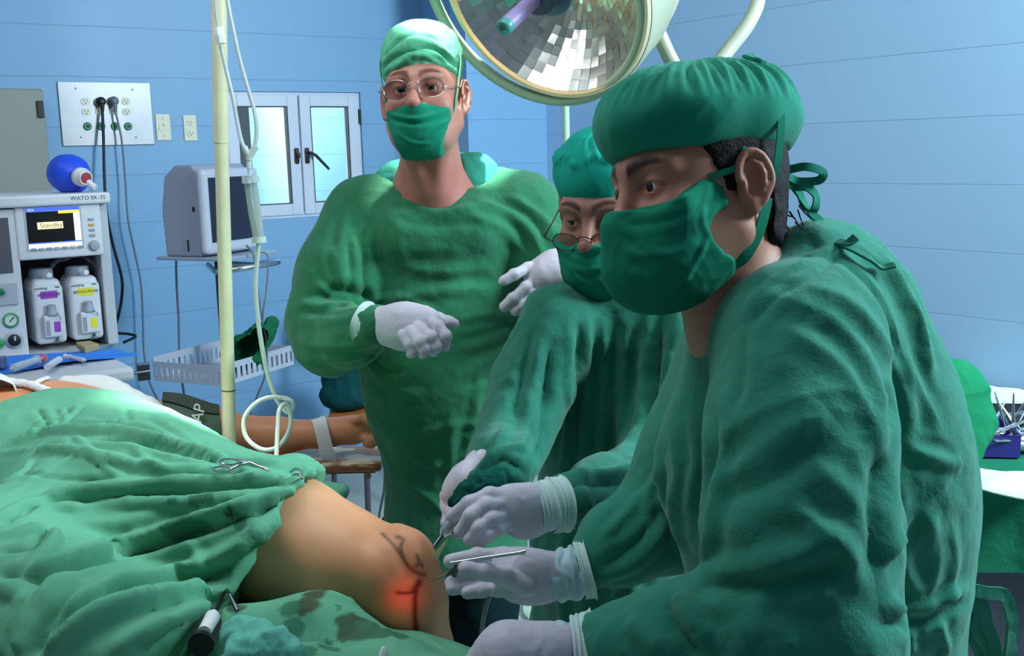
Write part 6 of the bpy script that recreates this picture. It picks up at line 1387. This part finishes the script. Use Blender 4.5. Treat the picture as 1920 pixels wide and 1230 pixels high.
tpx = yk[0]; B().tube([tpx, tpx+np.array([0, 0, .08])], [.02, .03], 18).tube([np.array([tpx[0], tpx[1], tpx[2]+.06]), np.array([tpx[0], tpx[1], ZC])], .03, 24).lathe((tpx[0], tpx[1], ZC-.06), (0, 0, 1), [(.04, 0), (.12, .03), (.12, .06)], 28, up=(0, 1, 0)).build('ceiling_mount', lamp_m, sl, smooth=True)
# ------------------------------------------------------------------ held instruments
tl = P(797, 1048, 1.42); bd0 = P(838, 992, 1.45); ax = nrm(bd0-tl)
ar = empty('arthroscope', bd0, 'steel arthroscope sheath with valve fittings running from the knee to the upper hands', 'arthroscope')
B().tube([tl-ax*.01, bd0], [.0028, .0030], 14).build('sheath', steel_dark, ar, smooth=True)
B().tube([bd0-ax*.012, bd0-ax*.004, bd0+ax*.006, bd0+ax*.012, bd0+ax*.030], [.0045, .0085, .0085, .0110, .0100], 20).build('valve_body', steel, ar, smooth=True)
sd = nrm(np.cross(ax, (0, 1, 0))); B().tube([bd0, bd0-sd*.014, bd0-sd*.020+ax*.004], [.003, .0028, .0045], 10).tube([bd0+ax*.008+sd*.004, bd0+ax*.010-sd*.013-[0, .01, 0]], [.0032, .0028], 10).build('stopcock', steel, ar, smooth=True)
B().tube([bd0+ax*.028, bd0+ax*.042], [.0115, .0105], 18).build('orange_ring', mat('orange_ring', (214, 140, 60), .45), ar, smooth=True)
B().tube([bd0+ax*.040, bd0+ax*.10], [.0105, .0115], 18).build('camera_head', blk, ar, smooth=True)
# pale plastic flap beside the sheath
qa = [P(846, 1000, 1.455), P(838, 1012, 1.45), P(806, 1078, 1.40), P(806, 1050, 1.40)]
mesh_obj('drip_flap', [p for p in qa]+[p+np.array([.0, .0016, 0]) for p in qa], [(0, 1, 2, 3), (7, 6, 5, 4), (0, 4, 5, 1), (1, 5, 6, 2), (2, 6, 7, 3), (3, 7, 4, 0)], mat('pale_yellow_film', (206, 206, 150), .3, alpha=.85), ar, False)
# green cloth wrapped round the camera head
f = Fld(P(900, 920, 1.48)-.09, P(850, 940, 1.46)+.09, .003)
f.chain([P(852, 940, 1.465), P(880, 926, 1.468), P(905, 915, 1.475), P(925, 900, 1.49)], [.008, .014, .018, .020], k=.015); f.rc(P(862, 946, 1.462), P(885, 938, 1.462), .006, .010, k=.01)
tag(fld_obj(f, 'camera_wrap', mat('dark_wrap', (16, 78, 66), .9, spec=.1), None, lambda V, Q: crumple(V, vnormals(V, Q), .004, 70, 81)), 'small dark green cloth wrap bunched between the two upper gloved hands', 'cloth wrap')
# probe in the lower hand
pb = empty('probe', P(850, 1068, 1.31), 'thin steel probe with a slim bar handle resting on the lower gloved hand', 'probe')
ptip = P(787, 1097, 1.37)
B().tube([ptip, P(800, 1092, 1.36), P(828, 1080, 1.335), P(848, 1072, 1.318)], [.0010, .0018, .0022, .0026], 10).build('shaft', steel, pb, smooth=True)
B().tube([P(838, 1078, 1.325), P(848, 1072, 1.316), P(856, 1066, 1.310), P(856, 1055, 1.300)], [.0020, .0040, .0042, .0028], 12).tube([P(852, 1078, 1.316), P(858, 1066, 1.308)], [.0040, .0030], 10).build('joint', steel_dark, pb, smooth=True)
B().tube([P(845, 1055.5, 1.296), P(900, 1047, 1.290), P(980, 1035.5, 1.282)], [.0019, .0023, .0026], 14).build('handle_bar', steel, pb, smooth=True)
B().lathe(P(978, 1036, 1.282), P(985, 1034.5, 1.282)-P(978, 1036, 1.282), [(.0034, 0), (.0040, .002), (.0036, .0055), (.001, .006)], 14).build('end_knob', steel, pb, smooth=True)
# suction cable under the lower hand
cb = empty('light_cable', P(905, 1200, 1.30), 'grey instrument cable hanging below the lower gloved hands', 'cable')
B().tube(spline([P(925, 1098, 1.34), P(915, 1125, 1.335), P(906, 1160, 1.33), P(903, 1200, 1.33), P(905, 1260, 1.33), P(900, 1400, 1.30)], 8), .0034, 10).build('cable', mat('steel_braid', (128, 132, 130), .35, metal=.6), cb, smooth=True)
# ------------------------------------------------------------------ clamps on the sheet
def SB(px, py, up=.004): 
    h = on_skin(px, py, sb); h = P(px, py, 1.62) if h is None else h
    return h-ray(px, py)*up*2+np.array([0, 0, up])
hm = empty('hemostat', SB(430, 882), 'steel clamp with two finger rings lying on the green sheet', 'hemostat')
for (rx, ry, cx_, cy_, w_, h_) in ((430, 875, 430, 875, 17, 7), (418, 889, 418, 889, 18, 7)):
    pts = [SB(cx_+w_*math.cos(a), cy_+h_*math.sin(a), .007) for a in np.linspace(0, 2*math.pi, 22, endpoint=False)]
    c_ = np.mean(pts, 0); pts = [c_+(p-c_)*np.array([1, .8, .8]) for p in pts]; B().tube(pts, .0017, 8, closed=True).build('finger_ring', steel, hm, smooth=True)
q0, q1, q2 = SB(446, 873, .010), SB(470, 882, .009), SB(505, 889, .007)
B().tube([q0, SB(455, 878, .010), q1, q2], [.0019, .0024, .0030, .0012], 10).build('shank', steel, hm, smooth=True)
B().tube([SB(432, 892, .009), SB(450, 885, .010), q1+[0, 0, .002], q2+[0, -.001, -.002]], [.0019, .0024, .0028, .0012], 10).build('shank', steel, hm, smooth=True)
B().box(SB(452, 882, .011)-.0025, SB(452, 882, .011)+.0025).build('ratchet', steel, hm)
tc = empty('towel_clip', SB(562, 896), 'steel towel clip pinching the gathered point of the green sheet', 'towel clip')
B().tube(spline([SB(545, 893, .006), SB(556, 892, .010), SB(566, 896, .010), SB(571, 903, .006)], 5), .0019, 8).build('jaw', steel, tc, smooth=True)
B().tube(spline([SB(550, 898, .006), SB(558, 901, .009), SB(568, 905, .009), SB(572, 910, .005)], 5), .0017, 8).build('jaw', steel, tc, smooth=True)
# ------------------------------------------------------------------ things on the lower sheet
def LB(px, py, up=.0): 
    hs = [q for q in (on_skin(px, py, lb), on_skin(px, py, sb)) if q is not None]; h = min(hs, key=lambda q: np.linalg.norm(q-CP)) if hs else P(px, py, 1.2)
    return h+np.array([0, 0, up])
f = Fld(LB(490, 1200)-[.11, .10, .06], LB(490, 1200)+[.12, .12, .09], .003)
rs_ = np.random.RandomState(4)
f.rc(LB(432, 1165, .010), LB(480, 1180, .018), .010, .017, k=.012); f.rc(LB(480, 1190, .014), LB(540, 1186, .008), .017, .012, k=.012); f.rc(LB(450, 1215, .014), LB(520, 1228, .014), .018, .017, k=.012); f.rc(LB(460, 1240, .01), LB(540, 1245, .01), .02, .016, k=.012)
carve(f, lambda g: g.box(LB(490, 1210)-[0, 0, .055], (.16, .16, .045), r=.01, k=0))
def cz(V, Q): 
    V = crumple(V, vnormals(V, Q), .006, 30, 91, (1, 1, .3)); return crumple(V, vnormals(V, Q), .0025, 75, 92)
tag(fld_obj(f, 'crumpled_cloth', mat('wet_teal_cloth', (104, 186, 168), .85, bump=[('ridge', 40, .5, .004), ('noise', 500, .4, .001)], spec=.2), None, cz), 'small crumpled turquoise cloth on the bloodstained sheet', 'cloth')
r1 = empty('trocar', LB(400, 1205), 'black rod with black and white handle on the lower left sheet', 'trocar')
a0, a1, a2 = LB(442, 1126, .045), LB(402, 1200, .030), LB(370, 1250, .02)
dr = nrm(a1-a0)
B().tube([a0, a1], [.0026, .0028], 12).build('rod', blk, r1, smooth=True)
B().tube([a1-dr*.002, a1+dr*.008, a1+dr*.03, a1+dr*.07], [.004, .013, .017, .016], 18).build('handle', blk, r1, smooth=True)
B().tube([a1+dr*.004+[.004, -.004, .010], a1+dr*.018+[.006, -.006, .013], a1+dr*.06+[.004, -.004, .013]], [.005, .0095, .0085], 16).build('white_insert', mat('bright_white_plastic', (240, 240, 240), .35), r1, smooth=True)
tag(B().tube([LB(424, 1128, .020), LB(434, 1146, .022), LB(446, 1164, .014)], [.0022, .0028, .003], 10).build('scissor_blade', steel_dark, None, smooth=True), 'dark blunt steel rod crossing under the black rod', 'instrument')
tag(B().lathe(LB(720, 1233, .004), (0, .05, 1), [(.007, -.01), (.006, .0), (.003, .007), (.0015, .009)], 16).build('syringe_tip', mat('bright_white_plastic', (240, 240, 240), .35), None, smooth=True), 'tiny white pointed tip standing at the bottom edge on the sheet', 'syringe tip')
# ------------------------------------------------------------------ instrument table at the right
ztab = P(1850, 900, 2.35)[2]
To = hit_plane(1800, 905, (0, 0, ztab), (0, 0, 1)); td = nrm(np.array([1, -.16, 0])); tn = np.array([-td[1], td[0], 0])
Mk = frame(np.array([To[0], To[1], 0]), td, tn, (0, 0, 1))
it = empty('instrument_table', np.array([To[0]+.4, To[1]+.25, 0]), 'draped instrument table behind the nearest person at the right', 'table')
B(Mk).box((-.02, .0, ztab-.03), (.60, .50, ztab-.004)).build('top', steel, it)
for x_ in (.02, .56):
    for y_ in (.04, .46): B(Mk).cyl((x_, y_, .0), (x_, y_, ztab-.03), .014).build('leg', steel_dark, it, smooth=True)
B(Mk).box((.0, .03, .10), (.58, .47, ztab-.035), .006).build('cabinet', mat('under_table_shade', (62, 68, 84), .5), it)  # dark block added to stand in for the shade under the table
def cloth_sheet(G, th, nm, m, lab, cat, amp=.004, sc=14, seed=1):
    a, b, _ = G.shape; V = G.reshape(-1, 3); du = np.gradient(G, axis=0); dv = np.gradient(G, axis=1); nn = np.cross(du, dv).reshape(-1, 3); nn /= np.maximum(np.linalg.norm(nn, axis=1)[:, None], 1e-9)
    V = crumple(V, nn, amp, sc, seed); o = B().sheet(V.reshape(a, b, 3), th).build(nm, m, None, smooth=True); return tag(o, lab, cat)
def bil(cs, n=40, m_=24):
    cs = [np.asarray(c, float) for c in cs]; G = np.zeros((n, m_, 3))
    for i in range(n):
        for j in range(m_):
            a, b = i/(n-1), j/(m_-1); G[i, j] = (1-b)*((1-a)*cs[0]+a*cs[1])+b*((1-a)*cs[3]+a*cs[2])
    return G
T_ = lambda x, y, z: Mk[:3, :3]@np.array([x, y, z])+Mk[:3, 3]
# green table cover: top and hanging front
n1, n2 = 60, 44; G = np.zeros((n1, n2, 3)); drop = .20
for i in range(n1):
    for j in range(n2):
        x = -.02+.64*i/(n1-1); t = j/(n2-1)*(.50+drop)
        if t < .50: y, z = .50-t, ztab
        else: y, z = -.012-.012*math.sin(x*26+1)*(t-.50)/drop-.006, ztab-(t-.50)*(1+.06*math.sin(x*7))
        G[i, j] = T_(x, y, z+.001)
dgc = mat('dark_green_cover', (24, 98, 74), .9, bump=CLOTH_BUMP, spec=.1)
cloth_sheet(G, .003, 'table_cover', dgc, 'dark green cover hanging over the front of the instrument table', 'table cover', .0015)
wt = mat('pale_mint_towel', (206, 226, 222), .9, bump=[('noise', 30, .4, .005)], spec=.1)
def HP(px, py, dz=0): return hit_plane(px, py, (0, 0, ztab+dz), (0, 0, 1))
def towel(cs, lab, seed, roll=.012, z=.008):
    G = bil(cs); 
    for i in range(G.shape[0]):
        for j in range(G.shape[1]): b = j/(G.shape[1]-1); a = i/(G.shape[0]-1); G[i, j, 2] += z+roll*math.sin(math.pi*b)**.5+.003*math.sin(a*9+b*5)
    return cloth_sheet(G, .004, 'towel', wt, lab, 'towel', .003, 16, seed)
towel([HP(1770, 876), HP(1960, 900), HP(1975, 948), HP(1780, 918)], 'pale folded towel along the front edge of the instrument table', 3)
towel([HP(1790, 722), HP(1960, 758), HP(1970, 785), HP(1790, 752)], 'pale folded towel along the wall side of the instrument table', 4, .032)
# purple-blue basin with instruments
bs0 = HP(1862, 862); pur = mat('purple_blue_plastic', (48, 42, 120), .4)
bo = empty('basin', bs0, 'dark blue plastic basin full of steel instruments', 'basin')
Mn = frame(np.array([bs0[0], bs0[1], ztab+.006]), td, tn, (0, 0, 1)); bx = B(Mn); hb_ = .055
bx.box((-.06, 0, 0), (.06, .17, .004)).box((-.062, 0, 0), (-.058, .17, hb_)).box((.058, 0, 0), (.062, .17, hb_)).box((-.06, -.002, 0), (.06, .002, hb_)).box((-.06, .168, 0), (.06, .172, hb_)); bx.build('wall', pur, bo, bevel=.001)
B(Mn).tube([(-.062, -.002, hb_), (.062, -.002, hb_), (.062, .172, hb_), (-.062, .172, hb_)], .0022, 8, closed=True).build('rim', pur, bo)
tro = HP(1915, 815); tr = empty('instrument_tray', tro, 'steel tray behind the basin holding loose instruments', 'tray')
Mr = frame(np.array([tro[0], tro[1], ztab+.006]), td, tn, (0, 0, 1)); bx = B(Mr)
bx.box((-.07, .0, 0), (.20, .20, .003)).box((-.07, -.002, 0), (.20, .001, .03)).box((-.07, .199, 0), (.20, .202, .03)).box((-.072, 0, 0), (-.069, .20, .03)).box((.199, 0, 0), (.202, .20, .03)); bx.build('pan', mat('dull_steel', (120, 118, 124), .3, metal=1), tr)
ri = np.random.RandomState(8)
def instr(c, d, L_, ring=True, lab='', r=.0028):
    d = nrm(d); s_ = nrm(np.cross(d, (0, 0, 1))); b = B(); b.tube([c, c+d*L_*.55+s_*.002, c+d*L_], [r*.9, r*1.2, r*.5], 8)
    b.tube([c+s_*.012, c+d*L_*.5+s_*.002, c+d*L_*.97+s_*.001], [r*.9, r*1.2, r*.5], 8)
    if ring:
        for q in (c, c+s_*.012): b.tube([q-d*.012+s_*(.009*math.cos(a)+(.004 if q is not c else -.004))+d*.012*math.sin(a) for a in np.linspace(0, 2*math.pi, 16, endpoint=False)], r*.75, 6, closed=True)
    tag(b.build('forceps', steel, None, smooth=True), lab, 'forceps', 'steel instruments heaped in the basin and tray')
glab = 'steel instrument in the jumbled heap on the instrument table'
for i, (px, py, h_, dx, dy, dz, L_) in enumerate(((1850, 808, .05, .6, .5, .5, .11), (1862, 815, .055, .9, .1, .35, .12), (1858, 800, .06, .8, -.3, -.1, .12), (1872, 806, .065, .7, .3, .1, .13), (1885, 800, .06, -.2, .3, .9, .09), (1896, 812, .05, .1, .2, .95, .10), (1906, 805, .05, -.3, .6, .7, .10), (1870, 790, .05, -.5, .3, .6, .10), (1862, 825, .05, 1, 0, -.05, .10), (1880, 822, .045, .8, .4, .2, .10), (1912, 790, .05, .5, .5, .5, .10), (1890, 780, .05, .9, -.1, .3, .10), (1868, 776, .03, 1, -.4, .1, .14), (1905, 778, .04, .4, -.2, .8, .08))):
    instr(HP(px, py, h_), (dx, dy, dz), L_, i % 3 == 0, glab)
kd = HP(1924, 850, .008); f = Fld(kd-[.09, .05, .02], kd+[.13, .12, .06], .003); f.rc(kd+[-.02, .02, .030], kd+[.08, .03, .030], .030, .030, k=.01); f.rc(kd+[-.02, .02, .038], kd+[.08, .03, .038], .028, .028, k=.002, op='-'); f.cut(kd+[0, 0, .030], (0, 0, 1)); f.cut(kd+[0, 0, .004], (0, 0, -1))
tag(fld_obj(f, 'kidney_dish', mat('white_enamel', (216, 224, 218), .3), None), 'white kidney dish in front of the steel instruments', 'dish')
# green cloth hanging over the corner of the table
cs = [P(1745, 688, 2.2), P(1800, 690, 2.25), P(1858, 795, 2.22), P(1748, 790, 2.05)]
f = Fld(np.array([P(1740, 800, 2.1)[0]-.06, 1.90, .62]), np.array([P(1860, 800, 2.3)[0]+.03, 2.42, 1.15]), .005)
f.rc(P(1740, 722, 2.18), P(1795, 722, 2.20), .050, .036, k=.03); f.rc(P(1795, 722, 2.20), P(1838, 790, 2.18), .036, .022, k=.04); f.rc(P(1740, 740, 2.18), P(1760, 860, 2.10), .06, .045, k=.05); f.rc(P(1795, 740, 2.18), P(1775, 860, 2.12), .05, .03, k=.05); f.rc(P(1834, 792, 2.17), P(1785, 868, 2.10), .024, .030, k=.04); f.rc(P(1790, 800, 2.16), P(1760, 880, 2.10), .05, .035, k=.05)
tag(fld_obj(f, 'folded_gown', mat('bright_green_cotton', (22, 112, 74), .9, bump=CLOTH_BUMP, spec=.1), None, lambda V, Q: crumple(V, vnormals(V, Q), .006, 16, 95)), 'bright green folded cloth hanging from the near corner of the instrument table', 'cloth')
